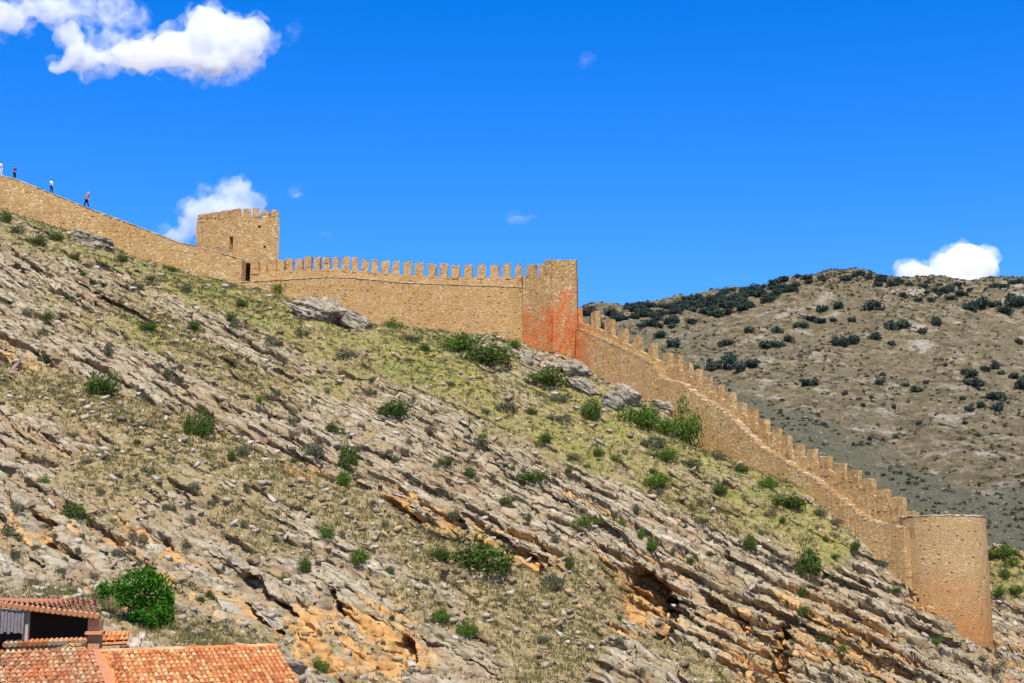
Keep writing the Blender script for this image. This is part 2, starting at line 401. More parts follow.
cover = np.clip(np.maximum(grass*.9, dry) + .5*e1 + .2*e2, 0, 1)
rocky = 1-sstep(.36, .95, cover)
cliff = np.zeros_like(X)   # strong ledges with rust-coloured undersides
for c in [(40, 520, 45, 26, .3), (230, 600, 90, 34, .55), (370, 630, 70, 50, .4), (300, 620, 60, 40, .5), (520, 540, 60, 26, .5), (640, 585, 60, 60, .7), (740, 640, 70, 46, .6), (420, 505, 50, 16, .5),
          (800, 620, 60, 40, .6), (880, 640, 60, 30, .6), (925, 598, 22, 14, .6), (150, 545, 60, 16, .5), (300, 470, 40, 14, .5), (590, 500, 50, 14, .5), (1010, 650, 30, 30, .2), (210, 425, 30, 12, .5), (10, 350, 40, 10, .5)]:
    cliff = np.maximum(cliff, spot(*c))
rx_, ry_ = X*.78-Y*.62, X*.62+Y*.78
s = (.43*X - .20*Y + h0)/1.107
s = s + .40*e1 + .10*e2 + .7*e3
dz = np.zeros_like(X); off = np.zeros_like(X); rise = np.zeros_like(X); top = np.zeros_like(X); hol = np.zeros_like(X); crv = np.zeros_like(X)
far = sstep(0, 1, np.maximum(np.maximum(-78-X, X-60), np.maximum(Y-193, 70-Y))/6)
for i, (Hh, wt, Lb, gate) in enumerate([(.92, .98, 3.0, .55), (.44, 1.1, 1.5, .8), (.21, 1.15, .75, 1.)]):
    ss = s + .35*Hh*np.sin(s*1.7/Hh*.37+i*2.1) + .22*Hh*fbm(rx_/(Lb*1.6), ry_/(Lb*.8), 3, 40+i)
    k = np.floor(ss/Hh); f = ss/Hh - k
    bf_ = (rx_/Lb*(0.7+.6*_h(k, k*0, k*0, 5+i)) + 9*_h(k, k*0, k*0, 6+i) + .35*fbm(ry_/1.2, rx_/3, 2, 60+i)); blk = np.floor(bf_); gd = np.minimum(bf_-blk, 1-bf_+blk)*Lb
    r = _h(k, blk, k*0, 7+i); r2 = _h(k, blk, k*0+1, 8+i)
    on = sstep(.25, .6, fbm(rx_/16, k*3.7+ry_*.02, 3, 70+i)*.9 + .72 + .5*cliff + .2*(r-.5))
    A = np.clip((.30+.70*rocky)*(.35+.95*r2) * on * (1 + .5*cliff) * wt, 0, 1.4) * (1-far)
    a = .52 + .30*r
    cc = 1-.93*np.minimum(A, 1)
    prof = np.where(f < a, f*cc, a*cc + (f-a)/(1-a)*(1-a*cc))
    dz += (prof-f)*Hh*1.17*.95 + (r-.5)*.22*Hh*A*sstep(0, .12, f)*sstep(1, .93, f)
    off += (_h(k, blk, k*0+2, 9+i)-.5)*1.0*Hh*A
    if i < 2:
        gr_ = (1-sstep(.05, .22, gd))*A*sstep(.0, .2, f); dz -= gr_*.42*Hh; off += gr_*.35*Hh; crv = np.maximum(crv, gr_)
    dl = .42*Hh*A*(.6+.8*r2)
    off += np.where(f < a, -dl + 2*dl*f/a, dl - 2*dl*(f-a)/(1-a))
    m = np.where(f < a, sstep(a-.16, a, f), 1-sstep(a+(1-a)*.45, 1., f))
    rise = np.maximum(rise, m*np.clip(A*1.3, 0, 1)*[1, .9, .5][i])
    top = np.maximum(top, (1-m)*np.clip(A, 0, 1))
# a hollow under a thick bed, and a second below it
for px, py, rx, ry, rot, dep in [(640, 590, 28, 30, .35, 3.2), (664, 610, 11, 34, .15, 3.0), (395, 655, 20, 22, .4, 2.0), (782, 650, 8, 30, .1, 2.4), (45, 525, 16, 12, .2, 1.6), (925, 595, 9, 7, .5, 1.6), (262, 585, 36, 9, .6, 1.6), (400, 505, 26, 7, .5, 1.4),
                                 (455, 520, 16, 7, .45, 1.2), (110, 300, 50, 4, .52, 1.1), (240, 604, 50, 7, .6, 1.6), (520, 555, 26, 7, .5, 1.4), (730, 610, 30, 6, .6, 1.4), (330, 600, 12, 20, .3, 1.4)]:
    b = spot(px, py, rx, ry, rot); b = sstep(.3, .75, b + .35*e2)
    off += b*dep*.5; hol += b*dep; dz -= b*dep*.1; rise = np.maximum(rise, b*.85)
cw_ = hash2(rx_/.55+.5*e2+9*hash2(s/.2, s*0, 31), s/.2, 33); off += (cw_-.5)*.34*rocky*(1-far); dz += (hash2(rx_/.9+s, s/.33, 35)-.5)*.16*rocky*(1-far)
dz += .13*fbm(X/.7, Y/.7, 3, 90)*(1-far) + .22*e2*(1-.6*rocky) + .5*e1*sstep(2, 14, np.abs(h0-ctrl[0, 2]))*.6
rust = np.clip(rise*(.18 + .62*cliff + .5*e1) + .16*cliff*(e2+.6*e1) , 0, 1)
VX = X + .62*off; VY = Y + .78*off + hol*.8; VZ = h0 + dz
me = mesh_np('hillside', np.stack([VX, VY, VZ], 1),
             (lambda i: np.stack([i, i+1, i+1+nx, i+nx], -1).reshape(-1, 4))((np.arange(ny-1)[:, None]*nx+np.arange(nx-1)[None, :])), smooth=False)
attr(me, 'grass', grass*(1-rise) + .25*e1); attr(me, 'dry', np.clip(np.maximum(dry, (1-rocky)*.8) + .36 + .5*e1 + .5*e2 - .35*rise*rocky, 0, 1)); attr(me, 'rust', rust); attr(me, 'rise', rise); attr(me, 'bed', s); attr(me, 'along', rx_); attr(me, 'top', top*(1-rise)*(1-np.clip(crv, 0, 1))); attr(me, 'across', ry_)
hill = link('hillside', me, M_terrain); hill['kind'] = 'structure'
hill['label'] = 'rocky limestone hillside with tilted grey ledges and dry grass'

# visible-surface lookup: pixel -> point on the hill
BW, BH = W//2+20, H//2+10
def zbuffer(x, y, z):
    qx, qy = project(x, y, z); ix = (qx/2).astype(int); iy = (qy/2).astype(int)
    ok = (ix >= 0) & (iy >= 0) & (ix < BW) & (iy < BH) & (y > 20)
    idx = np.nonzero(ok)[0]; o = np.argsort(-y[idx]); idx = idx[o]
    buf = np.full((BH, BW), -1, int); buf[iy[idx], ix[idx]] = idx
    return buf
hb = zbuffer(VX, VY, VZ)
def ground(px, py, buf=hb, P=(VX, VY, VZ)):
    i, j = int(py/2), int(px/2)
    for r_ in range(0, 14):
        sub = buf[max(0, i-r_):i+r_+1, max(0, j-r_):j+r_+1]
        g = sub[sub >= 0]
        if len(g):
            q = g[len(g)//2]; return Vector((float(P[0][q]), float(P[1][q]), float(P[2][q])))
    return None
DX = XS; 
def hz(x, y):
    """displaced hill height near (x, y)"""
    i = int(np.clip(np.searchsorted(YS, y), 0, ny-1)); j = int(np.clip(np.searchsorted(XS, x), 0, nx-1))
    return float(VZ[i*nx+j])

# ------------------------------------------------------------------ wall builder
def strip_wall(name, front, thick, mat, parent=None, back=None, vseg=6, jit=.05, ztaper=0.):
    """front: list of (x, y, z0, z1); solid wall behind that line. Returns object"""
    n_ = len(front); bm = bmesh.new(); rows_f, rows_b = [], []
    for i, (x, y, z0, z1) in enumerate(front):
        a = Vector(front[max(0, i-1)][:2]); b = Vector(front[min(n_-1, i+1)][:2]); d = (b-a).normalized(); nb = Vector((-d.y, d.x))
        if nb.y < 0: nb = -nb
        if back is not None: nb = Vector(back)
        rf, rb = [], []
        zt = z1 + random.uniform(-jit, jit)
        for k in range(vseg+1):
            z = z0 + (zt-z0)*k/vseg; o = ztaper*(1-k/vseg); j1 = random.uniform(-jit, jit)*.8
            rf.append(bm.verts.new((x - nb.x*(o+j1), y - nb.y*(o+j1), z)))
            rb.append(bm.verts.new((x + nb.x*thick, y + nb.y*thick, z)))
        rows_f.append(rf); rows_b.append(rb)
    for i in range(n_-1):
        for k in range(vseg):
            bm.faces.new((rows_f[i][k], rows_f[i+1][k], rows_f[i+1][k+1], rows_f[i][k+1]))
            bm.faces.new((rows_b[i][k], rows_b[i][k+1], rows_b[i+1][k+1], rows_b[i+1][k]))
        bm.faces.new((rows_f[i][vseg], rows_f[i+1][vseg], rows_b[i+1][vseg], rows_b[i][vseg]))
        bm.faces.new((rows_f[i][0], rows_b[i][0], rows_b[i+1][0], rows_f[i+1][0]))
    for i in (0, n_-1):
        for k in range(vseg): bm.faces.new((rows_f[i][k], rows_f[i][k+1], rows_b[i][k+1], rows_b[i][k]))
    return bm_obj(name, bm, mat, parent)
def coping(name, pts, w0, w1, t, mat, parent):
    """thin mortar course on top of a wall line: pts (x,y,z), overhangs w0 in front, reaches w1 behind"""
    return strip_wall(name, [(x, y-w0, z+.004, z+t) for x, y, z in pts], w0+w1, mat, parent, back=(0, 1), vseg=1, jit=.025)
def merlon(root, c, d, hw, th, z0, z1, mat, jit=.05):
    bm = bmesh.new(); ax = Vector((d.x, d.y, 0)).normalized(); ay = Vector((-ax.y, ax.x, 0))
    bm_box(bm, c, ax, ay, hw*random.uniform(.86, 1.1), th, z0, z1+random.uniform(-.16, .12), jit*1.5)
    bmesh.ops.subdivide_edges(bm, edges=bm.edges[:], cuts=2, use_grid_fill=True)
    for v in bm.verts:
        v.co += Vector((random.uniform(-1, 1), random.uniform(-1, 1), random.uniform(-1, 1)))*.05
    return bm_obj('merlon', bm, mat, root)

# ---- upper plain wall
root = empty('fortress_wall', at(100, 222, 186.5), 'plain sandy stone wall climbing the ridge beyond the square tower with people on its top', 'wall')
xs = np.linspace(-90, 242, 130); fr = []; tops = []
for px in xs:
    Yw = lerp(UP_Y, px); t = at(px, lerp(UP_TOP, px), Yw); b = at(px, lerp(UP_BASE, px), Yw)
    fr.append((t.x, t.y, b.z-4, t.z)); tops.append((t.x, t.y, t.z))
strip_wall('wall', fr, 1.7, M_wall, root, vseg=8, jit=.06, ztaper=.35)
coping('coping', tops, .05, 1.6, .09, M_cap, root)

# ---- square watch tower
TC = at(237, 262, 186.4); TL = at(196, 246, 189.6); 
dl_ = (Vector((TL.x, TL.y)) - Vector((TC.x, TC.y))); Ln = dl_.length
dl_.normalize(); dr_ = Vector((-dl_.y, dl_.x)); dr_ = dr_ if dr_.x > 0 else -dr_
# right face must end at px 278.5
best = None
for L in np.linspace(2, 12, 400):
    q = Vector((TC.x, TC.y)) + dr_*L; qq = project(q.x, q.y, TC.z)[0]
    if best is None or abs(qq-278.5) < best[0]: best = (abs(qq-278.5), L)
Lr = best[1]
ztop = at(237, 216, 186.4).z; zmer = at(237, 208, 186.4).z; zb = at(237, 292, 186.4).z - 3
root = empty('watchtower', (TC.x, TC.y, zb+3), 'square golden stone watchtower standing on the ridge where plain wall meets crenellated wall', 'tower')
TR = at(278.6, 246, 187.6); P0 = Vector((TC.x, TC.y)); P1 = P0+dl_*Ln; P3 = Vector((TR.x, TR.y)); dr_ = (P3-P0); Lr = dr_.length; dr_.normalize(); P2 = Vector((TC.x+.6, TC.y+8.5)); P1b = P1
bm = bmesh.new(); cen = (P0+P2)/2; ringv = []
for z in np.linspace(zb, ztop, 14):
    kk = 1+.035*(ztop-z)/(ztop-zb); ring = []
    for a, b in ((P0, P1), (P1, P2), (P2, P3), (P3, P0)):
        for t in range(8):
            q = a.lerp(b, t/8); q = cen+(q-cen)*kk; j = random.uniform(-.045, .045)
            o_ = (q-cen).normalized()*j
            ring.append(bm.verts.new((q.x+o_.x, q.y+o_.y, z)))
    ringv.append(ring)
for a, b in zip(ringv, ringv[1:]):
    for i in range(32): bm.faces.new((a[i], a[(i+1) % 32], b[(i+1) % 32], b[i]))
bm.faces.new(ringv[-1]); bm.faces.new(ringv[0][::-1])
body = bm_obj('tower_body', bm, M_wall)
def slot(px, py0, py1, base, d, w, deep):
    """cutter box on the face starting at base running along d"""
    nrm = Vector((d.y, -d.x)); nrm = nrm if nrm.y < 0 else -nrm
    lo = None
    for L in np.linspace(0, 10, 500):
        q = base+d*L; e = abs(project(q.x, q.y, TC.z)[0]-px)
        if lo is None or e < lo[0]: lo = (e, q)
    q = lo[1]; bm = bmesh.new(); c = q - nrm*(deep/2-.3)
    bm_box(bm, c, Vector((d.x, d.y, 0)), Vector((nrm.x, nrm.y, 0)), w/2, deep/2, at(px, py1, q.y).z, at(px, py0, q.y).z); return bm
cut(body, [slot(230.5, 236.5, 252.5, P0, dl_, .62, 3.2), slot(247.3, 263, 284, P0, dr_, .80, 3.5), slot(258.5, 225.5, 228, P0, dr_, .35, .8), slot(264, 246, 248, P0, dr_, .3, .7)])
under(body, root)
def tower_merlons(a, b, n_, gap):
    d = (b-a); L = d.length; d.normalize(); nrm = (cen-(a+b)/2).normalized(); w = (L-gap*(n_-1))/n_
    for i in range(n_):
        c = a + d*(w/2 + i*(w+gap)) + nrm*.32
        merlon(root, (c.x, c.y), d, w/2 - (.0), .30, ztop-.05, zmer, M_wall, .03)
tower_merlons(P0, P1, 4, .26)
tower_merlons(P0+dr_*.7, P3, 4, .2)
tower_merlons(P1+(P2-P1).normalized()*.9, P2-(P2-P1).normalized()*.5, 4, .3); tower_merlons(P3+(P2-P3).normalized()*.9, P2-(P2-P3).normalized()*.9, 4, .3)

# ---- crenellated curtain wall
root = empty('crenellated_wall', at(380, 330, 183), 'long level crenellated wall between the square watchtower and the red stained corner tower', 'wall')
xs = np.linspace(241, 524, 120); fr = []; led = []
for px in xs:
    Yw = lerp(CU_Y, px); t = at(px, lerp(CU_LEDGE, px), Yw); b = at(px, lerp(CU_BASE, px), Yw)
    fr.append((t.x, t.y, b.z-3.5, t.z)); led.append((t.x, t.y, t.z))
strip_wall('wall', fr, 2.2, M_curt, root, vseg=8, jit=.04, ztaper=.3)
coping('walkway', led, .07, 1.45, .10, M_cap, root)
CN = [(252, 273), (279, 271.5), (336, 269.2), (375, 272.5), (407, 275), (432, 276.4), (488, 277.6), (535, 277.5)]
CT = [(252, 262), (279, 259.6), (300, 258.3), (336, 256.6), (375, 260), (407, 262.6), (432, 263.8), (468, 264.7), (494, 265.3), (533, 264.6)]
xs = np.linspace(251.5, 528, 120); fr = []
for px in xs:
    Yw = lerp(CU_Y, px)+1.5; t = at(px, lerp(CN, px), Yw); fr.append((t.x, t.y, t.z-4, t.z))
strip_wall('parapet', fr, .6, M_curt, root, vseg=3, jit=.04)
cm = [255, 263.5, 272.5, 281.5, 290, 299.5, 308.5, 317.5, 327, 336, 345.5, 355, 365, 374.5, 385, 396, 407.5, 419.5, 432, 444, 456, 468.7, 481.6, 494.5, 506.8, 518.8]
for i, px in enumerate(cm):
    Yw = lerp(CU_Y, px)+1.8; a = at(px, lerp(CN, px), Yw); b = at(px+3, lerp(CN, px+3), lerp(CU_Y, px+3)+1.8); t = at(px, lerp(CT, px), Yw)
    sp_ = (cm[min(i+1, len(cm)-1)]-cm[max(i-1, 0)])/2 if 0 < i < len(cm)-1 else 10
    hw = .5*lerp([(279, .76), (400, .70), (520, .64)], px)*sp_/F*Yw*1.02
    merlon(root, (a.x, a.y), (b-a), hw, .31, a.z-.25, t.z, M_curt)

# ---- corner tower with the red stain
root = empty('corner_tower', at(550, 352, 178), 'square shouldered corner tower with a big red stain down its stones', 'tower')
plan = [(521.5, 183), (523, 180.6), (551, 177.5), (553, 177.5), (577, 179.7), (578.5, 183), (578, 187)]
yy = [(521, 276.5), (580, 275.5)]
def tower_prism(name, plan, top, zlow, mat, root, dense=14):
    pts = []
    for (a, ya), (b, yb) in zip(plan, plan[1:]):
        for t in range(dense): pts.append((a+(b-a)*t/dense, ya+(yb-ya)*t/dense))
    pts.append(plan[-1])
    bm = bmesh.new(); cols = []
    for px, Yw in pts:
        g = at(px, 320, Yw); zt = at(px, top(px), Yw).z; col = []
        for k in range(11):
            z = zlow+(zt-zlow)*k/10; j = random.uniform(-.045, .045); col.append(bm.verts.new((g.x*(1+j*.01), g.y+j, z)))
        cols.append(col)
    bk = []
    for col in (cols[-1], cols[0]):
        q = [bm.verts.new((v.co.x, 190.5, v.co.z)) for v in col]; bk.append(q)
    loop = cols + bk
    for a, b in zip(loop, loop[1:]+loop[:1]):
        for k in range(10): bm.faces.new((a[k], b[k], b[k+1], a[k+1]))
    f = bm.faces.new([c[-1] for c in loop]); bmesh.ops.triangulate(bm, faces=[f])
    bm.faces.new([c[0] for c in loop][::-1])
    return bm_obj(name, bm, mat, root)
zlow = at(550, 356, 178).z-4
tower_prism('tower_body', plan, lambda px: lerp(yy, px), zlow, M_corner, root)
pl2 = [(545.5, 183.5), (545.6, 178.15), (551, 177.55), (553, 177.55), (576.7, 179.75), (577.9, 183), (577, 186)]
tower_prism('parapet', pl2, lambda px: 259.8 + (px-560)*.01, at(560, 277, 178).z-.02, M_corner, root)
for mpx_, hwp, Yq in ((531.8, 4.9, 180.0), (542.3, 2.6, 178.9)):
    a = at(mpx_-2, 276, Yq+.1); b = at(mpx_+2, 276, Yq-.25); merlon(root, ((a.x+b.x)/2, (a.y+b.y)/2), (b-a), hwp/F*Yq, .3, at(mpx_, 278, Yq).z, at(mpx_, 264.6, Yq).z, M_corner)

# ---- stepped wall running down to the round tower
root = empty('stepped_wall', at(740, 470, y_desc(740, 470)), 'crenellated wall stepping down the spur from corner tower to round tower', 'wall')
DT = [(578, 309.5), (595.6, 313), (610, 320), (623.7, 328.5), (638, 336), (653, 344.5), (668, 352.6), (678, 356.7), (688, 363.4), (697.5, 370.5), (707.5, 378.5), (719.6, 386), (731, 393.4), (742, 402), (753, 410), (764, 418.5),
      (776, 428.5), (787, 436.5), (800, 443.5), (812, 448.5), (825.6, 455.8), (840.7, 462.8), (855, 470.8), (870, 478.8), (884, 488), (898.4, 497.8)]
def notch(px): return lerp(DT, px) + lerp([(577, 12.5), (600, 14.5), (650, 13.5), (690, 11.5), (800, 11.5), (905, 15.5)], px)
nrm2 = Vector((B2.y-A2.y, -(B2.x-A2.x), 0)).normalized(); nrm2 = -nrm2 if nrm2.y > 0 else nrm2
dir2 = Vector((B2.x-A2.x, B2.y-A2.y, 0)).normalized()
fr = []
for px in np.linspace(574, 912, 170):
    py = notch(px) if px < 898 else notch(898)+(px-898)*1.0
    Yw = y_desc(px, py); t = at(px, py, Yw); fr.append((t.x, t.y, t.z-5.5, t.z))
strip_wall('parapet', fr, .6, M_step, root, back=(-nrm2.x, -nrm2.y), vseg=4, jit=.05)
for px, py in DT:
    Yw = y_desc(px, py, -.3); t = at(px, py, Yw); hwid = .5*lerp([(577, 9), (700, 8.4), (800, 9.5), (900, 13)], px)/F*Yw*1.12
    hwid = min(hwid, .66)
    bz = at(px, notch(px), Yw).z
    merlon(root, (t.x, t.y), dir2, hwid, .30, bz-.75, t.z, M_step)
Yw = y_desc(911, 513, -.3); t = at(911, 513, Yw); merlon(root, (t.x, t.y), dir2, .5, .3, t.z-1.5, t.z, M_step)
# lower wall with a stepped walkway on top
fr = []; steps = []
line = []
for px in np.linspace(576, 904, 420):
    py = lerp(DE_LEDGE, px); Yw = y_desc(px, py, 1.25); t = at(px, py, Yw); b = at(px, lerp(DE_BASE, px), Yw); line.append((t.x, t.y, b.z-4.0, t.z))
zs = line[0][3]; out = []
for i, q in enumerate(line):
    if zs - q[3] > (.16 + .16*((i*7) % 5)/5) or i == 0:
        if i: out.append((q[0], q[1], q[2], zs))
        zs = q[3]; q = (q[0]+dir2.x*.02, q[1]+dir2.y*.02, q[2], q[3])
        out.append((q[0], q[1], q[2], zs)); steps.append([q, None])
    steps[-1][1] = q
out.append((line[-1][0], line[-1][1], line[-1][2], zs))
strip_wall('wall', out, 1.3, M_step, root, back=(-nrm2.x, -nrm2.y), vseg=7, jit=.03, ztaper=.25)
bm = bmesh.new()
for a, b in steps:
    if project(a[0], a[1], a[3])[0] < 657: continue
    pa, pb = Vector(a[:2]), Vector(b[:2]); L = max((pb-pa).length, .25); c = (pa+pb)/2 - Vector((nrm2.x, nrm2.y))*.55
    bm_box(bm, c, dir2, Vector((nrm2.x, nrm2.y, 0)), L/2+.03, .535, a[3]+.004, a[3]+.10, .05)
bm_obj('stairway', bm, M_cap, root)
coping('coping', [(q[0]+nrm2.x*.0, q[1], q[3]) for q in line[:100:4]], .06, 1.2, .10, M_cap, root)

# ---- round tower
RC = at(943, 560, 140.2); rad = 42.3/F*141.0
zt = at(944, 516.2, 140.2-rad).z; zl = at(985, 651, 140).z-5
root = empty('round_tower', (RC.x, RC.y, zl+4), 'tall smooth round tower ending the stepped wall low on the spur', 'tower')
bm = bmesh.new(); rings = []
zz = np.linspace(zl, zt, 18)
for z in zz:
    kk = rad*(1+.03*(zt-z)/(zt-zl)); ring = []
    for i in range(64):
        a = 2*math.pi*i/64; j = random.uniform(-.035, .035); ring.append(bm.verts.new((RC.x+(kk+j)*math.cos(a), RC.y+(kk+j)*math.sin(a), z+(random.uniform(-.04, .04) if z == zz[-1] else 0))))
    rings.append(ring)
inner = [bm.verts.new((RC.x+(rad-.7)*math.cos(2*math.pi*i/64), RC.y+(rad-.7)*math.sin(2*math.pi*i/64), zt)) for i in range(64)]
floor_ = [bm.verts.new((v.co.x, v.co.y, zt-1.2)) for v in inner]
for a, b in list(zip(rings, rings[1:]))+[(rings[-1], inner), (inner, floor_)]:
    for i in range(64): bm.faces.new((a[i], a[(i+1) % 64], b[(i+1) % 64], b[i]))
bm.faces.new(floor_); bm.faces.new(rings[0][::-1])
body = bm_obj('tower_body', bm, M_round)
hc = at(905, 558, 138.6); b_ = bmesh.new(); bm_box(b_, (hc.x, hc.y+.3), Vector((1, 0, 0)), Vector((0, 1, 0)), .13, 1.2, hc.z-.13, hc.z+.13); cut(body, [b_])
under(body, root)
bm = bmesh.new(); ra, rb_ = [], []
for r0, z in ((rad+.03, zt+.01), (rad+.03, zt+.10), (rad-.68, zt+.10), (rad-.68, zt+.01)):
    ra.append([bm.verts.new((RC.x+r0*math.cos(2*math.pi*i/64), RC.y+r0*math.sin(2*math.pi*i/64), z+random.uniform(-.06, .05)+.05)) for i in range(64)])
for a, b in zip(ra, ra[1:]+ra[:1]):
    for i in range(64): bm.faces.new((a[i], a[(i+1) % 64], b[(i+1) % 64], b[i]))
bm_obj('coping', bm, M_cap, root)

# ------------------------------------------------------------------ boulders
def ico(sub):
    bm = bmesh.new(); bmesh.ops.create_icosphere(bm, subdivisions=sub, radius=1)
    v = np.array([x.co[:] for x in bm.verts]); f = np.array([[y.index for y in x.verts] for x in bm.faces]); bm.free(); return v, f
ICO5, ICO5F = ico(6)
def boulder(px, py, w, hgt, tilt, label, seed, mat=M_boulder, dpt=1.):
    """layered boulder of w x hgt pixels with its foot at (px, py)"""
    g = ground(px, py); Yw = g.y; m_ = Yw/F
    v = ICO5.copy()
    v = np.sign(v)*np.abs(v)**.62                       # blocky
    v = v/np.maximum(1, np.abs(v).max(1, keepdims=True))
    q = v*np.array([w*m_/2, w*m_/2*.7*dpt, hgt*m_/2])*1.32
    rb = np.random.default_rng(seed)
    for _ in range(26):
        nn_ = rb.normal(0, 1, 3)*np.array([1, .8, 1.1]); nn_ /= np.linalg.norm(nn_); sup = (q@nn_).max(); lim = sup*rb.uniform(.62, .9); ex = np.maximum(0, q@nn_-lim); q = q-ex[:, None]*nn_*.92
    n1 = fbm3(q+seed*7.3, .55, 4, seed); n2 = fbm3(q+seed*3.1, 1.7, 4, seed+5)
    lay = q[:, 2]/.34 + 1.2*fbm3(q, .5, 2, seed+9); fr_ = lay-np.floor(lay)
    bed = _h(np.floor(lay), np.floor(lay)*0, np.floor(lay)*0, seed)
    k = 1 + .26*n1 + .16*n2 + .16*(bed-.5) - .12*(fr_ > .8)
    q = q*k[:, None]
    c, s_ = math.cos(tilt), math.sin(tilt); q = np.stack([q[:, 0]*c+q[:, 2]*s_, q[:, 1], -q[:, 0]*s_+q[:, 2]*c], 1)
    me = mesh_np('boulder', q, ICO5F)
    o = link('boulder', me, mat, loc=(g.x, g.y+w*m_*.1, g.z+hgt*m_*.06))
    tag(o, label, 'boulder', 'grey boulders along the foot of the walls'); return o
boulder(90, 243, 46, 20, .35, 'pale grey boulder at the foot of the plain wall under the walkers', 1)
boulder(322, 318, 62, 30, .30, 'broad grey boulder mass beside the green bush under the crenellated wall', 2)
boulder(356, 324, 40, 18, .5, 'lower slab of the grey boulder pair under the crenellated wall', 3)
boulder(527, 363, 12, 24, .2, 'small upright grey rock below the corner tower by its red stain', 4)
boulder(572, 372, 34, 18, .5, 'upper tilted dark slab just below the red stained corner tower', 5)
boulder(580, 388, 34, 15, .6, 'lower tilted dark slab with a shaded underside below the corner tower', 6)
boulder(610, 404, 26, 24, .4, 'pale cracked boulder left of the rounded pair below the stepped wall', 7)
boulder(627, 402, 26, 36, .5, 'tallest rounded grey boulder below the top of the stepped wall', 8)
boulder(664, 408, 24, 13, .2, 'low grey boulder nearest the first steps of the stepped wall', 9)
boulder(283, 666, 42, 14, .35, 'long grey boulder lying beside the right edge of the tiled roof', 10)

# ------------------------------------------------------------------ scattered stones and grass (uncountable)
vis = (PX > -60) & (PX < W+60) & (PY > 150) & (PY < H+40) & (far < .2)
def scatter(weight, n_):
    w = weight*vis; c = np.cumsum(w); return np.searchsorted(c, RNG.random(n_)*c[-1])
ICO1 = np.array([[x, y, z] for z in (-1, 1) for x, y in ((-1, -1), (1, -1), (1, 1), (-1, 1))], float)*.8; ICO1F = np.array([(0, 3, 2, 1), (4, 5, 6, 7), (0, 1, 5, 4), (1, 2, 6, 5), (2, 3, 7, 6), (3, 0, 4, 7)])
ids = scatter((.35+.35*np.clip(dry, 0, 1))*(1-.75*grass)*(1-.8*rise), 7000)
ns = len(ids); sc = .05+.30*RNG.random(ns)**4.5 
P = np.stack([VX[ids]+RNG.normal(0, .06, ns), VY[ids]+RNG.normal(0, .06, ns), VZ[ids]+.3*sc], 1)
vv = ICO1[None]*(1+.9*(RNG.random((ns, len(ICO1), 3))-.5))*np.array([1.15, .95, .62])[None, None]*sc[:, None, None]
an = RNG.random(ns)*6.28; ca, sa = np.cos(an)[:, None], np.sin(an)[:, None]
vv = np.stack([vv[..., 0]*ca-vv[..., 1]*sa, vv[..., 0]*sa+vv[..., 1]*ca, vv[..., 2]+RNG.normal(0, .45, (ns, 1))*vv[..., 0]], -1)
ff = (ICO1F[None]+(np.arange(ns)*len(ICO1))[:, None, None]).reshape(-1, 4)
o = link('loose_stones', mesh_np('loose_stones', (vv+P[:, None]).reshape(-1, 3), ff), M_stones)
tag(o, 'loose pale stones strewn over the hillside', 'stones', kind='stuff')
def blades(ids, hgt, per, wd):
    n_ = len(ids); base = np.repeat(np.stack([VX[ids], VY[ids], VZ[ids]], 1), per, 0); m = n_*per
    hh = np.repeat(hgt*(.5+RNG.random(n_)), per)*(.6+.6*RNG.random(m))
    a = RNG.random(m)*6.28; lean = .25+.75*RNG.random(m)
    rad_ = np.repeat(.08+.12*RNG.random(n_), per)*RNG.random(m)**.5*1.4
    base = base + np.stack([np.cos(a)*rad_, np.sin(a)*rad_, 0*a-.03], 1)
    tip = base + np.stack([np.cos(a)*lean*hh*.7, np.sin(a)*lean*hh*.7, hh], 1)
    b = RNG.random(m)*6.28; w = wd*(.6+.8*RNG.random(m)); side = np.stack([np.cos(b)*w, np.sin(b)*w, 0*b], 1)
    v = np.stack([base-side, base+side, tip], 1).reshape(-1, 3); return v, np.arange(m*3).reshape(-1, 3)
ids = np.concatenate([scatter(np.clip(grass+.25*e1, 0, 1)**1.3+.02, 15000), scatter(np.clip(dry, 0, 1)**1.5+.06*(1-rise), 16000)])
v, f = blades(ids, .26, 9, .035)
o = link('grass', mesh_np('grass', v, f), M_grass); tag(o, 'dry yellow green grass tufts over the slope', 'grass', kind='stuff')

# ------------------------------------------------------------------ low scrub, too many to count
def scrub_mesh(P, size, per, leaf, flat=.6):
    n_ = len(P); m = n_*per; sz = np.repeat(size, per)
    d = RNG.normal(0, 1, (m, 3)); d /= np.linalg.norm(d, axis=1, keepdims=True); d[:, 2] = np.abs(d[:, 2])*flat
    c = np.repeat(P, per, 0) + d*(sz*(.3+.7*RNG.random(m)))[:, None]
    t = RNG.normal(0, 1, (m, 3)); t[:, 2] = np.abs(t[:, 2])+.4; t /= np.linalg.norm(t, axis=1, keepdims=True); q = np.cross(t, RNG.normal(0, 1, (m, 3))); q /= np.linalg.norm(q, axis=1, keepdims=True)
    s_ = (leaf*sz*(.6+.8*RNG.random(m)))[:, None]
    return np.stack([c-t*s_, c+q*s_*.5, c+t*s_, c-q*s_*.5], 1).reshape(-1, 3), np.arange(m*4).reshape(-1, 4)
ids = scatter((.25+.5*np.clip(grass, 0, 1)+.45*np.clip(dry, 0, 1))*(1-.7*rise)*(.2+np.clip(.5+e1+.6*e2, 0, 1)**2), 8500)
v, f = scrub_mesh(np.stack([VX[ids], VY[ids], VZ[ids]], 1), .10+.34*RNG.random(len(ids))**2.2, 20, .30)
M_scrub = mat_leaf('mixed dry scrub', [(.045, .055, .02), (.10, .10, .045), (.16, .13, .07), (.22, .17, .10)])
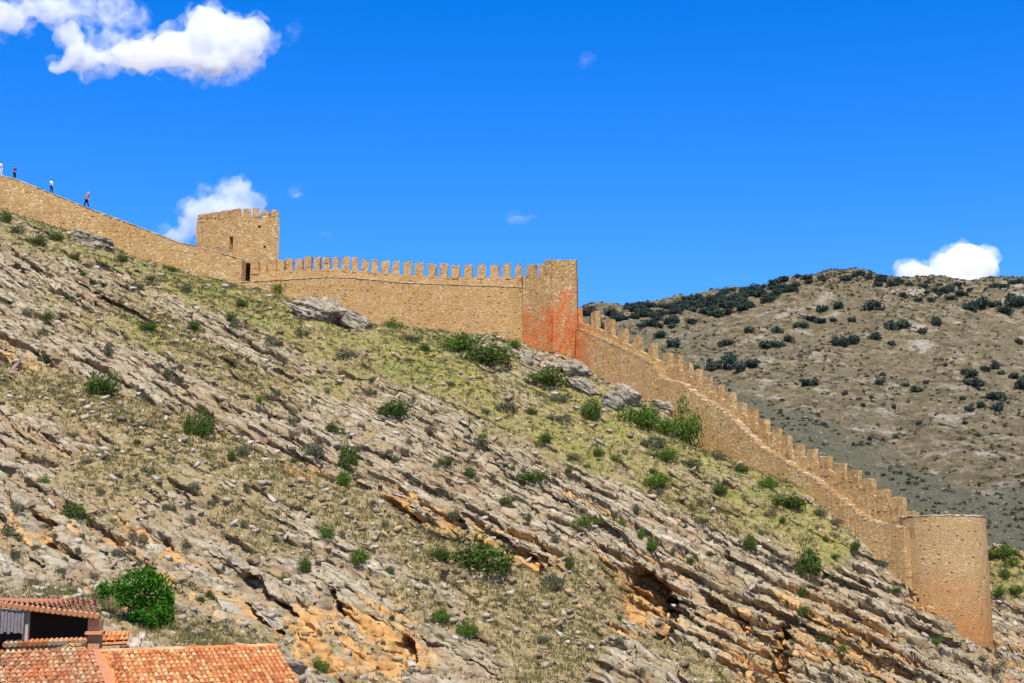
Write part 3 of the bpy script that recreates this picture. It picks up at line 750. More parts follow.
o = link('low_scrub', mesh_np('low_scrub', v, f), M_scrub); tag(o, 'low olive and brown scrub over the slope', 'scrub', kind='stuff')

# ------------------------------------------------------------------ shrubs
def clump_mesh(name, nl, lobes, leaf, seed, mat, flat=.8):
    r = np.random.default_rng(seed)
    C_ = r.normal(0, .45, (lobes, 3))*np.array([1, 1, .45]); C_[:, 2] = np.abs(C_[:, 2])*1.1+.25; R_ = .32+.30*r.random(lobes)
    C_ = C_*np.minimum(1, (1-R_*.7)/np.maximum(.01, np.linalg.norm(C_[:, :2], axis=1)))[:, None]**np.array([1, 1, 0])
    i = r.integers(0, lobes, nl); d = r.normal(0, 1, (nl, 3)); d /= np.linalg.norm(d, axis=1, keepdims=True)
    rr = R_[i]*(.45+.6*r.random(nl)**.6)
    c = C_[i]+d*rr[:, None]*np.array([1, 1, flat]); c[:, 2] = np.abs(c[:, 2])
    t = r.normal(0, 1, (nl, 3)); t /= np.linalg.norm(t, axis=1, keepdims=True)
    b = np.cross(t, d+.6*r.normal(0, 1, (nl, 3))); b /= np.linalg.norm(b, axis=1, keepdims=True)
    s_ = leaf*(.6+.8*r.random(nl))[:, None]
    v = np.stack([c-t*s_, c+b*s_*.55, c+t*s_, c-b*s_*.55], 1).reshape(-1, 3)
    me = mesh_np(name, v, np.arange(nl*4).reshape(-1, 4)); me.materials.append(mat); return me
BUSH = {k: [clump_mesh('shrub', nl, lb, lf, 100+ord(k)*7+i, m) for i in range(4)] for k, nl, lb, lf, m in
        (('G', 1700, 10, .06, M_leaf_bright), ('D', 1700, 10, .062, M_leaf_dark), ('S', 800, 8, .075, M_leaf_sage), ('T', 800, 8, .08, M_leaf_straw))}
GRP = {'G': 'bright green shrubs on the hillside', 'D': 'dark green shrubs on the hillside', 'S': 'grey green tufts on the hillside', 'T': 'straw coloured dry shrubs on the hillside'}
GL = {'G': 'small bright green shrub among the hillside ledges', 'D': 'small dark green shrub among the hillside ledges', 'S': 'low grey green tuft growing on the hillside',
      'T': 'low straw brown dry shrub on the hillside'}
cnt = 0
def shrub(px, py, w, hgt, kind, label=None, name='shrub'):
    """a bush of w x hgt pixels centred on (px, py) in the photo"""
    global cnt
    g = ground(px, min(H+8, py+hgt*.42))
    if g is None: return
    m_ = g.y/F; cnt += 1
    o = bpy.data.objects.new(name, BUSH[kind][cnt % 4]); COL.objects.link(o)
    o.location = (g.x, g.y, g.z-.06*hgt*m_); o.scale = (w*m_*.55, w*m_*.5, hgt*m_*.92); o.rotation_euler = (0, 0, random.uniform(0, 6.28))
    tag(o, label or GL[kind], 'shrub', GRP[kind]); return o
for t in [
 (280, 289, 18, 15, 'G', 'round bright green bush at the foot of the crenellated wall by the square tower'),
 (393, 324, 18, 9, 'G', 'flat green bush right of the grey boulders under the crenellated wall'),
 (459, 343, 46, 20, 'G', 'left half of the wide green thicket below the crenellated wall'),
 (490, 352, 54, 25, 'D', 'darker right half of the thicket below the crenellated wall'),
 (513, 343, 18, 10, 'G', 'light green bush at the seam of wall and corner tower'),
 (545, 376, 46, 18, 'D', 'dark spreading bush below the small upright rock by the corner tower'),
 (590, 408, 28, 22, 'D', 'round dark green bush left of the pale cracked boulder'),
 (638, 414, 42, 24, 'G', 'bright green bush right below the tallest rounded boulder'),
 (664, 426, 24, 18, 'G', 'yellow green bush between the boulder bush and the tall bush by the steps'),
 (688, 426, 36, 40, 'G', 'tall bright green bush against the stepped wall below its first steps'),
 (655, 440, 26, 16, 'S', 'grey green bush under the tall bush by the stepped wall'),
 (662, 453, 32, 13, 'G', 'low green bush in yellow grass below the tall bush'),
 (103, 379, 40, 28, 'D', 'dark bush on the upper hillside above the long brown grass band'),
 (203, 424, 22, 32, 'D', 'upright dark bush in a rock cleft beside the brown grass band'),
 (186, 423, 10, 26, 'D', 'narrow dark bush left of the upright one in the rock cleft'),
 (347, 456, 24, 32, 'D', 'tall dark green bush in the middle of the ledges'),
 (345, 476, 18, 20, 'G', 'green bush just below the tall dark one in the middle ledges'),
 (311, 448, 30, 18, 'S', 'broad grey green bush left of the tall dark bush in the middle ledges'),
 (392, 407, 44, 18, 'D', 'wide dark bush between pale ledges at the hill centre'),
 (482, 555, 70, 34, 'D', 'widest dark thicket over the brown scree on the lower slope'),
 (440, 553, 26, 16, 'D', 'green bush at the left end of the widest dark thicket'),
 (550, 579, 22, 18, 'S', 'grey green bush right of the widest thicket, at the tip of the scree'),
 (359, 557, 26, 16, 'G', 'green bush on the brown slope above the orange cliff'),
 (325, 531, 18, 13, 'G', 'small green bush in the brown grass band over the orange cliff'),
 (305, 562, 16, 20, 'D', 'upright dark bush above the long grey slab by the roof'),
 (464, 628, 26, 15, 'G', 'yellow green bush lower right of a pair on the brown scree'),
 (443, 615, 26, 12, 'G', 'flat green bush upper left of a pair on the brown scree'),
 (320, 664, 20, 15, 'G', 'green bush at the bottom near the tiled roof corner'),
 (530, 475, 38, 14, 'D', 'long low dark bush on the ledge under the yellow grass'),
 (587, 523, 26, 11, 'G', 'green bush on the thick bed above the hollow in the cliff'),
 (652, 545, 12, 16, 'G', 'narrow green bush over the deep hollow in the cliff'),
 (807, 560, 26, 34, 'D', 'tall brownish bush in a crack below the lower stepped wall'),
 (788, 498, 44, 15, 'D', 'dark bush on the turf touching the lower stepped wall'),
 (748, 543, 18, 15, 'D', 'dark bush among grey slabs below the middle of the stepped wall'),
 (655, 479, 34, 14, 'G', 'green bush in the yellow grass at the slope centre right'),
 (72, 508, 24, 20, 'D', 'dark bush over the orange hollow at the picture edge'),
 (90, 519, 16, 14, 'D', 'smaller dark bush beside the orange hollow bush'),
 (43, 481, 14, 10, 'G', 'vivid light green bush atop the rounded ledges over the orange hollow'),
 (1000, 549, 34, 12, 'G', 'green bush on the crest right behind the round tower'),
 (1005, 573, 14, 13, 'D', 'dark bush on the green spur right of the round tower'),
 (937, 641, 12, 9, 'G', 'tiny green bush on the rock under the round tower'),
 (844, 648, 12, 8, 'G', 'tiny green bush on bare slabs well below the stepped wall')]:
    shrub(*t)
for t in [(146, 396, 14, 14, 'S'), (260, 400, 9, 9, 'G'), (274, 394, 10, 9, 'S'), (283, 577, 9, 8, 'G'), (452, 515, 14, 18, 'S'), (469, 473, 16, 10, 'D'), (246, 489, 10, 10, 'S'), (274, 537, 9, 9, 'S'), (545, 436, 18, 11, 'D'), (599, 451, 14, 10, 'D'),
          (615, 458, 14, 9, 'G'), (721, 454, 20, 12, 'S'), (721, 487, 20, 12, 'D'), (569, 563, 11, 16, 'D'), (637, 508, 12, 12, 'S'), (621, 521, 9, 8, 'G'), (640, 533, 10, 12, 'G'), (805, 611, 16, 11, 'D'), (803, 589, 9, 18, 'D'), (821, 509, 14, 12, 'S'),
          (766, 481, 20, 12, 'G'), (18, 507, 14, 14, 'S'), (7, 529, 16, 16, 'S'), (193, 485, 15, 11, 'S'), (70, 434, 11, 8, 'S'), (13, 553, 12, 11, 'S'), (244, 522, 10, 10, 'S'), (119, 549, 14, 12, 'S'), (137, 538, 20, 16, 'T'),
          (48, 314, 13, 10, 'D'), (28, 313, 14, 10, 'S'), (42, 332, 12, 9, 'S'), (44, 357, 13, 9, 'S'), (6, 216, 14, 13, 'D'), (18, 228, 18, 10, 'S'), (37, 238, 20, 10, 'D'), (56, 235, 20, 10, 'D'), (120, 257, 16, 9, 'D'), (173, 267, 12, 8, 'D'),
          (184, 285, 16, 12, 'S'), (243, 301, 16, 8, 'D'), (173, 371, 17, 14, 'S'), (228, 316, 18, 11, 'D'), (193, 325, 18, 10, 'D'), (146, 324, 24, 10, 'D'), (152, 278, 18, 8, 'S'), (108, 349, 14, 18, 'S'), (235, 322, 16, 12, 'S'), (300, 330, 14, 10, 'S'),
          (270, 340, 22, 10, 'S'), (345, 352, 30, 10, 'S'), (310, 312, 12, 9, 'D'), (410, 338, 26, 9, 'S'), (368, 392, 14, 9, 'S'), (425, 345, 14, 9, 'D'), (505, 405, 26, 10, 'S'), (560, 418, 20, 9, 'S'), (530, 410, 14, 8, 'D'), (560, 398, 16, 9, 'S'),
          (575, 455, 16, 9, 'S'), (690, 462, 20, 10, 'S'), (740, 468, 18, 9, 'D'), (770, 512, 14, 8, 'T'), (835, 520, 18, 11, 'T'), (855, 545, 14, 10, 'D'), (880, 562, 16, 10, 'S'), (895, 590, 14, 9, 'D'), (915, 612, 12, 8, 'S'), (905, 575, 12, 9, 'D'),
          (990, 665, 26, 14, 'T'), (1015, 588, 20, 10, 'D'), (1012, 562, 16, 8, 'G'), (998, 590, 16, 10, 'G'), (700, 520, 14, 8, 'S'), (480, 440, 18, 10, 'S'), (430, 430, 14, 9, 'T'), (330, 425, 14, 9, 'D'), (290, 420, 14, 9, 'S'), (395, 460, 12, 9, 'S'),
          (445, 462, 14, 9, 'D'), (415, 480, 12, 9, 'S'), (505, 500, 14, 9, 'D'), (555, 540, 12, 9, 'S'), (85, 460, 10, 8, 'S'), (150, 470, 10, 8, 'S'), (215, 500, 10, 9, 'S'), (230, 455, 11, 16, 'D'), (240, 450, 16, 14, 'S'), (165, 505, 10, 8, 'S'),
          (100, 490, 12, 9, 'T'), (185, 545, 12, 9, 'S'), (60, 570, 12, 9, 'S'), (30, 582, 16, 9, 'T'), (95, 575, 12, 9, 'T'), (390, 570, 12, 9, 'S'), (425, 580, 10, 8, 'S'), (500, 600, 10, 8, 'S'), (540, 640, 12, 9, 'S'), (470, 660, 10, 8, 'S'),
          (620, 640, 12, 8, 'S'), (640, 670, 10, 8, 'S'), (730, 565, 10, 8, 'S'), (690, 560, 10, 8, 'D'), (770, 560, 10, 9, 'S'), (830, 575, 10, 8, 'D'), (865, 600, 10, 8, 'S'), (100, 265, 12, 7, 'S'), (75, 255, 14, 8, 'D'), (130, 285, 14, 8, 'S')]:
    shrub(*t)
k_ = 0
while k_ < 110:
    px, py = random.uniform(2, 1010), random.uniform(225, 675)
    g = ground(px, py)
    if g is None or py < lerp(UP_BASE, px)+8 and px < 241: continue
    if 241 < px < 577 and py < lerp(CU_BASE, px)+10 or px >= 577 and py < lerp(DE_BASE, px)+10: continue
    if px < 310 and py > 610: continue
    if abs(project(g.x, g.y, g.z)[1]-py) > 6: continue
    shrub(px, py, random.uniform(5, 11), random.uniform(4.5, 8), random.choices('SSSDT', k=1)[0]); k_ += 1

# ------------------------------------------------------------------ the green tree by the roofs
def tube(bm, pts, rads, seg=7):
    rings = []
    for i, p in enumerate(pts):
        d = (pts[min(i+1, len(pts)-1)]-pts[max(0, i-1)]).normalized(); a = d.orthogonal().normalized(); b = d.cross(a)
        rings.append([bm.verts.new(p + (a*math.cos(6.2832*k/seg)+b*math.sin(6.2832*k/seg))*rads[i]) for k in range(seg)])
    for a, b in zip(rings, rings[1:]):
        for k in range(seg): bm.faces.new((a[k], a[(k+1) % seg], b[(k+1) % seg], b[k]))
    bm.faces.new(rings[0][::-1]); bm.faces.new(rings[-1])
g = ground(141, 627); m_ = g.y/F
root = empty('tree', g, 'bushy bright green tree standing alone on the bank behind the tiled roofs', 'tree')
lob = [(146, 580, 13, 11), (160, 585, 13, 12), (128, 584, 13, 11), (112, 589, 11, 9), (140, 597, 16, 13), (160, 603, 14, 13), (155, 616, 14, 11), (168, 615, 7, 10), (124, 598, 9, 10), (102, 591, 6, 8), (150, 571, 7, 5), (137, 573, 8, 5), (169, 599, 6, 8), (138, 614, 10, 9)]
bm = bmesh.new()
base = Vector((g.x, g.y+.2, g.z-.2)); fork = Vector((g.x, g.y+.25, g.z+.55))
tube(bm, [base, (base+fork)/2+Vector((.04, 0, 0)), fork], [.11, .09, .075])
for (lx, ly, a, b) in lob[:9]:
    p = at(lx, ly, g.y+.3+random.uniform(-.4, .4)); mid = fork.lerp(p, .5)+Vector((0, 0, -.12))
    tube(bm, [fork, mid, p], [.06, .04, .012], 5)
bm_obj('trunk', bm, M_bark, root)
vs = []
r = np.random.default_rng(5)
for (lx, ly, a, b) in lob:
    n_ = int(3.6*a*b); c0 = at(lx, ly, g.y+.3+random.uniform(-.35, .35))
    d = r.normal(0, 1, (n_, 3)); d /= np.linalg.norm(d, axis=1, keepdims=True); rr = .35+.75*r.random(n_)**.6
    lump = 1+.35*fbm3(d*2+lx, 1.2, 2, 3)
    c = np.array(c0)+d*(rr*lump)[:, None]*np.array([a*m_, .8*a*m_, b*m_])
    t = r.normal(0, 1, (n_, 3)); t /= np.linalg.norm(t, axis=1, keepdims=True)
    q = np.cross(t, d+.5*r.normal(0, 1, (n_, 3))); q /= np.linalg.norm(q, axis=1, keepdims=True); s_ = .085*(.6+.8*r.random(n_))[:, None]
    vs.append(np.stack([c-t*s_, c+q*s_*.6, c+t*s_, c-q*s_*.6], 1).reshape(-1, 3))
v = np.concatenate(vs); under(link('crown', mesh_np('crown', v, np.arange(len(v)).reshape(-1, 4)), M_leaf_tree), root)

# ------------------------------------------------------------------ house and shed
def mat_tiles(name, stops):
    n = NT(name); i = n.n('ShaderNodeNewGeometry').outputs['Random Per Island']; p = n.pos()
    c = n.ramp(i, stops)
    c = n.mix(n.rng(n.noise(p, .55, 3, .6), .45, .65, 0, .5), c, (.62, .17, .05))
    c = n.mix(n.rng(n.noise(p, 9, 4, .7), .35, .6, .45, 0), c, (.22, .10, .05))
    return n.done(c, .85, n.bump(n.noise(p, 25, 3), .3, .02), .15)
M_tile = mat_tiles('weathered clay tiles', [(0, (.26, .085, .03)), (.18, (.52, .17, .05)), (.45, (.66, .26, .08)), (.72, (.70, .36, .13)), (.92, (.70, .44, .20)), (1, (.62, .46, .25))])
M_tile_old = mat_tiles('lichen covered clay tiles', [(0, (.15, .075, .04)), (.2, (.36, .13, .05)), (.45, (.48, .22, .09)), (.7, (.50, .33, .17)), (1, (.50, .40, .24))])
M_tile_grey = mat_tiles('grey lichen tiles', [(0, (.26, .12, .06)), (.3, (.46, .24, .12)), (.6, (.54, .38, .24)), (.85, (.58, .47, .34)), (1, (.52, .18, .07))])
M_plaster = mat_plain('pinkish mortar', (.44, .18, .09), .9, .3, 4)
M_plank = mat_plain('grey planks', (.19, .165, .15), .9, .45, 7)
M_dark = mat_plain('dark timber', (.05, .035, .025), .9, .3, 3)
M_brick = mat_plain('orange brick', (.55, .24, .10), .9, .35, 6)
def tile_roof(name, O, u, v, L, D, mat, parent, col=.2, row=.33, v2=None):
    """barrel tile roof from ridge corner O along u for L, down v for D"""
    u = u.normalized(); v = v.normalized(); nn = u.cross(v); nn = nn if nn.z > 0 else -nn
    bm = bmesh.new(); nc = int(L/col); nr = int(D/row); va, Da = v*D, D
    for c in range(nc):
        if v2 is not None: v = va.lerp(v2, c/nc); D = v.length; v = v.normalized(); nr = int(D/row)
        for r_ in range(nr):
            j = random.uniform(-.012, .012); o = O + u*((c+.5)*col+j) + v*(r_*row+random.uniform(-.02, .02)); w0, w1 = .072, .092; l = row+.07
            up0, up1 = .030+random.uniform(0, .008), .055+random.uniform(0, .012)
            ra, rb = [], []
            for k in range(6):
                a = math.pi*k/5; ca, sa = math.cos(a), math.sin(a)
                ra.append(bm.verts.new(o + u*(ca*w0) + nn*(sa*w0*.85+up0-.02))); rb.append(bm.verts.new(o + v*l + u*(ca*w1+j) + nn*(sa*w1*.85+up1-.02)))
            for k in range(5): bm.faces.new((ra[k], ra[k+1], rb[k+1], rb[k]))
            # channel tile beside it
            ra, rb = [], []
            o2 = o + u*(col*.5) - nn*.012
            for k in range(4):
                a = math.pi*k/3; ca, sa = math.cos(a), math.sin(a)
                ra.append(bm.verts.new(o2 + u*(ca*.07) + nn*(.03-sa*.03))); rb.append(bm.verts.new(o2 + v*l + u*(ca*.07) + nn*(.045-sa*.03)))
            for k in range(3): bm.faces.new((ra[k], ra[k+1], rb[k+1], rb[k]))
    vs = [bm.verts.new(O+u*a+nn*c + (q_ if b else Vector())) for c in (-.10, -.004) for a, b, q_ in ((0, 0, va), (L, 0, va), (L, 1, v2 if v2 is not None else va), (0, 1, va))]
    for f in [(0, 3, 2, 1), (4, 5, 6, 7), (0, 1, 5, 4), (1, 2, 6, 5), (2, 3, 7, 6), (3, 0, 4, 7)]: bm.faces.new([vs[i] for i in f])
    return bm_obj(name, bm, mat, parent)
def beam(bm, a, b, w, h):
    d = (b-a); L = d.length; d.normalize(); s_ = d.cross(Vector((0, 0, 1))).normalized(); t = s_.cross(d)
    vs = [bm.verts.new(p+s_*x*w/2+t*y*h/2) for p in (a, b) for x, y in ((-1, -1), (1, -1), (1, 1), (-1, 1))]
    for f in [(0, 1, 2, 3), (7, 6, 5, 4), (0, 4, 5, 1), (1, 5, 6, 2), (2, 6, 7, 3), (3, 7, 4, 0)]: bm.faces.new([vs[i] for i in f])
B_ = at(277, 646.5, 62); A_ = at(101, 652.5, 59.0); u = (A_-B_); L = u.length
vdn = Vector((1.37, -3, -1.42)).normalized(); vdn = (vdn - u.normalized()*vdn.dot(u.normalized())).normalized()
root = empty('house', (B_ + vdn*2.5 + u*.5) + Vector((0, 0, -5)), 'house with two orange barrel tiled roof slopes at the foot of the hill', 'house')
tile_roof('roof', B_, u, vdn, L, 5.6, M_tile, root)
u1 = u.normalized(); nn = u1.cross(vdn); nn = nn if nn.z > 0 else -nn
bm = bmesh.new(); beam(bm, A_+u1*.22+nn*.05, A_+u1*.22+vdn*5.6+nn*.05, .34, .20); bm_obj('roof_verge', bm, M_plaster, root)
bm = bmesh.new()
for k in range(17):                                           # ridge tiles
    p = B_ + u1*(k*L/17); q = B_ + u1*((k+1)*L/17+.05); tube(bm, [p+nn*.02, q+nn*.035], [.095, .115], 8)
bm_obj('ridge_cap', bm, M_tile, root)
O2 = at(92, 648.5, 58.9); 
tile_roof('roof', O2, u, vdn, 6.5, 5.2, M_tile_old, root)
tile_roof('side_roof', at(131, 631, 63.2), at(104, 632, 62.4)-at(131, 631, 63.2), Vector((.2, -3, -1.9)), .0+(at(131, 631, 63.2)-at(104, 632, 62.4)).length, .9, M_tile, root)
bm = bmesh.new(); cw = [B_+vdn*.3, A_+vdn*.3-u1*.0, O2+u1*6.3+vdn*.3]
far_ = Vector((-vdn.x, -vdn.y, 0)).normalized()
c0 = (B_ + (O2+u1*6.4))/2 + Vector((vdn.x, vdn.y, 0))*2.6; hl = ((O2+u1*6.4)-B_).length/2-.25
bm_box(bm, (c0.x, c0.y), Vector((u1.x, u1.y, 0)).normalized(), far_, hl, 2.1, -8.5, -4.25)
bm_obj('wall', bm, M_plaster, root)
bm = bmesh.new(); c1 = (B_ + (O2+u1*6.4))/2 + far_*.12
bm_box(bm, (c1.x, c1.y), Vector((u1.x, u1.y, 0)).normalized(), far_, hl, .12, -8.5, -2.55)
bm_obj('rear_wall', bm, M_wall, root)
# shed behind the left roof
Ys = 60.6
def sh(px, py, d=0.): return at(px, py, Ys + (px-50)*.006 + d)
root = empty('shed', (sh(50, 650).x, Ys+1, -3.2), 'open fronted wooden shed with lichen grey tiled roof above the house roofs', 'shed')
e0, e1_ = sh(-75, 596, -.35), sh(99, 617, -.35)
uu = (e0-e1_).normalized(); 
top0 = sh(93, 599.5, 3.4)
vv_ = (e1_ - top0); vv_ = (vv_-uu*vv_.dot(uu)); D_ = vv_.length
Ls = (e0-e1_).length
tu = sh(-75, 594.5, 3.4) - top0
tile_roof('roof', top0, tu, e1_ - top0, tu.length, (e1_-top0).length, M_tile_grey, root, .2, .3, v2=e0 - (top0+tu))
bm = bmesh.new(); n2 = uu.cross(vv_.normalized()); n2 = n2 if n2.z > 0 else -n2
for k in range(int(Ls/.21)):                                    # eave tiles, a clean orange row
    p = e1_ + uu*(.1+k*.21); tube(bm, [p-vv_.normalized()*.22+n2*.045, p+vv_.normalized()*.10+n2*.02], [.085, .105], 8)
bm_obj('eave', bm, M_brick, root)
bm = bmesh.new()
for a, b in ((-75, -.5), (0, 22)): 
    x = a
    while x < b:
        p0, p1 = sh(x, 636, -.3), sh(x+3.2, 636, -.3); bm_box(bm, ((p0.x+p1.x)/2, p0.y), Vector((1, 0, 0)), Vector((0, 1, 0)), .06+random.uniform(-.006, .002), .02+random.uniform(0, .015), at(x, 633+random.uniform(-1.5, 1.5), p0.y).z, at(x, lerp([(-75, 600), (99, 620)], x), p0.y).z); x += 3.4
bm_obj('plank_wall', bm, M_plank, root)
bm = bmesh.new(); p = sh(25.5, 640); bm_box(bm, (p.x, p.y), Vector((1, 0, 0)), Vector((0, 1, 0)), .11, .11, -2.2, at(25.5, 610.5, p.y).z, .01); bm_obj('post', bm, mat_plain('pale limewashed post', (.42, .33, .25)), root)
bm = bmesh.new(); p = sh(94, 645); bm_box(bm, (p.x, p.y+.1), Vector((1, 0, 0)), Vector((0, 1, 0)), .24, .2, -3.2, at(94, 619.5, p.y).z, .02)
p2 = sh(95, 640); bm_box(bm, (p2.x, p2.y-.02), Vector((1, 0, 0)), Vector((0, 1, 0)), .34, .28, at(94, 634.5, p.y).z, at(94, 631, p.y).z, .02); bm_obj('pillar', bm, M_brick, root)
bm = bmesh.new()
pa, pb = sh(-75, 640), sh(99, 640)
xb = at(96, 640, Ys+2.0).x
bm_box(bm, ((pa.x+xb)/2, Ys+2.0), Vector((1, 0, 0)), Vector((0, 1, 0)), (xb-pa.x)/2, .1, -3.2, -.42)
q0 = Vector((at(94, 640, Ys+.4).x, Ys+.4)); q1 = Vector((xb-.05, Ys+1.88)); qd = (q1-q0).normalized()
bm_box(bm, ((q0+q1)/2)[:], Vector((qd.x, qd.y, 0)), Vector((-qd.y, qd.x, 0)), (q1-q0).length/2, .08, -3.2, -.76)
bm_box(bm, ((pa.x+xb)/2-.2, Ys+1.0), Vector((1, 0, 0)), Vector((0, 1, 0)), (xb-pa.x)/2-.3, .85, -3.2, -1.9)
bm_obj('inner_wall', bm, M_dark, root)
bm = bmesh.new(); s0, s1 = sh(5, 645, -.05), sh(88, 643, -.05)
bm_box(bm, ((s0.x+s1.x)/2, Ys-.08), Vector((1, 0, 0)), Vector((0, 1, 0)), (s1.x-s0.x)/2, .12, -3.4, at(50, 643, Ys).z, .01); bm_obj('front_wall', bm, M_wall, root)
bm = bmesh.new(); k = 0
while True:
    px = 8+k*4.9
    if px > 87: break
    p = sh(px, lerp([(8, 641.5), (87, 638.5)], px), .08); tube(bm, [p, p+Vector((.02, -.42, -.13))], [.085, .105], 8); k += 1
bm_obj('sill_tiles', bm, M_tile_old, root)
bm = bmesh.new(); p = sh(91.5, 600, 3.0); bm_box(bm, (p.x, p.y), Vector((1, 0, 0)), Vector((0, 1, 0)), .15, .2, p.z-.5, p.z+.05, .02); bm_obj('chimney', bm, mat_plain('dark red brick', (.34, .09, .05)), root)

# ------------------------------------------------------------------ people on the plain wall
def skin_mesh(name, verts, edges, radii, mat, loc, parent, root_i=0):
    me = bpy.data.meshes.new(name); me.from_pydata(verts, edges, []); me.update()
    o = bpy.data.objects.new(name, me); COL.objects.link(o)
    m = o.modifiers.new('s', 'SKIN'); m.use_smooth_shade = True
    for i, r_ in enumerate(radii): me.skin_vertices[0].data[i].radius = (r_, r_)
    me.skin_vertices[0].data[root_i].use_root = True
    o.modifiers.new('d', 'SUBSURF').levels = 1
    dg = bpy.context.evaluated_depsgraph_get(); m2 = bpy.data.meshes.new_from_object(o.evaluated_get(dg), depsgraph=dg); bpy.data.objects.remove(o)
    return link(name, m2, mat, parent)
M_skin = mat_plain('skin', (.50, .28, .19), .6, .1)
def cloth(name, c): return mat_plain(name, c, .85, .15, 8)
def person(px, py, hpx, label, top, legs, hair, lean=.06, stride=.22, arm=.25, hat=False):
    Yw = lerp(UP_Y, px)+.45; g = at(px, py, Yw); sc = hpx/F*Yw/1.72*1.04
    root = empty('person', g, label, 'person'); root.scale = (sc,)*3; root.rotation_euler = (0, 0, -.35)
    L = lean
    hip, chest, neck, head = (0, 0, .93), (L*1.0, 0, 1.28), (L*1.5, 0, 1.47), (L*2.1+.015, 0, 1.60)
    V = [hip, (L*.5, 0, 1.1), chest, neck, head, (L*2.2+.02, 0, 1.69)]
    Rr = [.12, .115, .13, .055, .092, .07]; E = [(0, 1), (1, 2), (2, 3), (3, 4), (4, 5)]
    for sy, sw in ((1, 1), (-1, -1)):
        i = len(V); st = stride*sw
        V += [(0, .09*sy, .86), (st*.55+.03, .095*sy, .49), (st-.02, .10*sy, .08), (st+.13, .105*sy, .035)]; Rr += [.085, .06, .042, .038]
        E += [(0, i), (i, i+1), (i+1, i+2), (i+2, i+3)]
        i = len(V); sa = -arm*sw
        V += [(L*1.3, .19*sy, 1.38), (L*1.3+sa*.35, .23*sy, 1.12), (L*1.3+sa*.8+.08, .22*sy, .90), (L*1.3+sa*.9+.12, .215*sy, .80)]; Rr += [.058, .046, .034, .038]
        E += [(2, i), (i, i+1), (i+1, i+2), (i+2, i+3)]
    skin_mesh('body', V, E, Rr, M_skin, None, root)
    tv = [(0, 0, .90), V[1], V[2], (L*1.4, 0, 1.42)]; tr = [.15, .145, .16, .085]; te = [(0, 1), (1, 2), (2, 3)]
    for sy, sw in ((1, 1), (-1, -1)):
        i = len(tv); sa = -arm*sw; tv += [(L*1.3, .185*sy, 1.385), (L*1.3+sa*.35, .23*sy, 1.14)]; tr += [.08, .07]; te += [(2, i), (i, i+1)]
    skin_mesh('shirt', tv, te, tr, top, None, root)
    lv = [(0, 0, .93)]; lr = [.135]; le = []
    for sy, sw in ((1, 1), (-1, -1)):
        i = len(lv); st = stride*sw; lv += [(0, .09*sy, .86), (st*.55+.03, .095*sy, .49), (st-.02, .10*sy, .11)]; lr += [.105, .078, .062]; le += [(0, i), (i, i+1), (i+1, i+2)]
    skin_mesh('trousers', lv, le, lr, legs, None, root)
    bm = bmesh.new(); bmesh.ops.create_icosphere(bm, subdivisions=2, radius=1)
    for v in bm.verts:
        v.co = Vector((v.co.x*.105+head[0]-.012, v.co.y*.098, max(v.co.z*.115, -.05 if v.co.x < 0 else .03)+head[2]+.045))
        if hat and v.co.z < head[2]+.085: v.co.x = head[0] + (v.co.x-head[0])*1.35
    me = bpy.data.meshes.new('hair'); bm.to_mesh(me); bm.free(); link('cap' if hat else 'hair', me, hair, root)
    bm = bmesh.new(); fx = head[0]+.085                        # nose, eyes and mouth
    for p, s_ in (((fx+.015, 0, head[2]+.005), .016), ((fx-.005, .035, head[2]+.03), .012), ((fx-.005, -.035, head[2]+.03), .012), ((fx, 0, head[2]-.045), .014)):
        bmesh.ops.create_icosphere(bm, subdivisions=1, radius=s_, matrix=Matrix.Translation(p))
    me = bpy.data.meshes.new('face'); bm.to_mesh(me); bm.free(); link('face', me, M_skin, root)
M_navy = cloth('navy cloth', (.02, .02, .05)); M_black = cloth('black cloth', (.015, .015, .02)); M_white = cloth('white cloth', (.75, .75, .76)); M_or = cloth('orange red cloth', (.72, .11, .03))
M_hair = cloth('dark hair', (.03, .018, .012)); M_blue = cloth('dark blue denim', (.03, .05, .14))
person(.5, 176.2, 15, 'person dressed in white standing highest on the plain wall', M_white, M_white, M_hair, .02, .08)
person(14.2, 180.3, 14.5, 'person in navy shirt and dark trousers standing on the plain wall', M_navy, M_black, M_hair, .03, .08)
person(51, 194.6, 16, 'person in white top and dark blue trousers on the plain wall', M_white, M_blue, M_hair, .02, .10)
person(86, 208.6, 16.5, 'person in orange shirt and white cap walking down the plain wall', M_or, M_black, M_white, .10, .24, .3, True)

# ------------------------------------------------------------------ far mountain
mc = []
for px, py, Yw in [(250, 336, 880), (400, 322, 880), (500, 312, 880), (586, 304, 880), (640, 299, 880), (700, 289, 890), (760, 281, 900), (800, 277, 900), (850, 276, 890), (890, 282, 900), (940, 290, 915), (985, 289, 935), (1024, 282, 925), (1100, 273, 925), (1250, 262, 930),
                   (600, 345, 740), (750, 345, 730), (900, 345, 715), (1024, 345, 730), (1200, 345, 730), (400, 360, 740), (620, 410, 590), (760, 425, 560), (900, 420, 570), (1024, 420, 585), (1200, 420, 585), (450, 420, 590), (700, 470, 480), (800, 500, 450), (900, 520, 430), (1024, 548, 420), (1200, 550, 420), (500, 480, 480)]:
    p = at(px, py, Yw); mc.append((p.x, p.y, p.z))
for x in range(-200, 700, 100): mc.append((x, 330, -14)); mc.append((x, 1100, 120)); mc.append((x, 1350, 60))
mc = np.array(mc); Nm = len(mc); MQ = 30.
Am = np.zeros((Nm+3, Nm+3)); Am[:Nm, :Nm] = np.sqrt(((mc[:, None, :2]-mc[None, :, :2])**2).sum(-1)+MQ*MQ) - .5*np.eye(Nm)
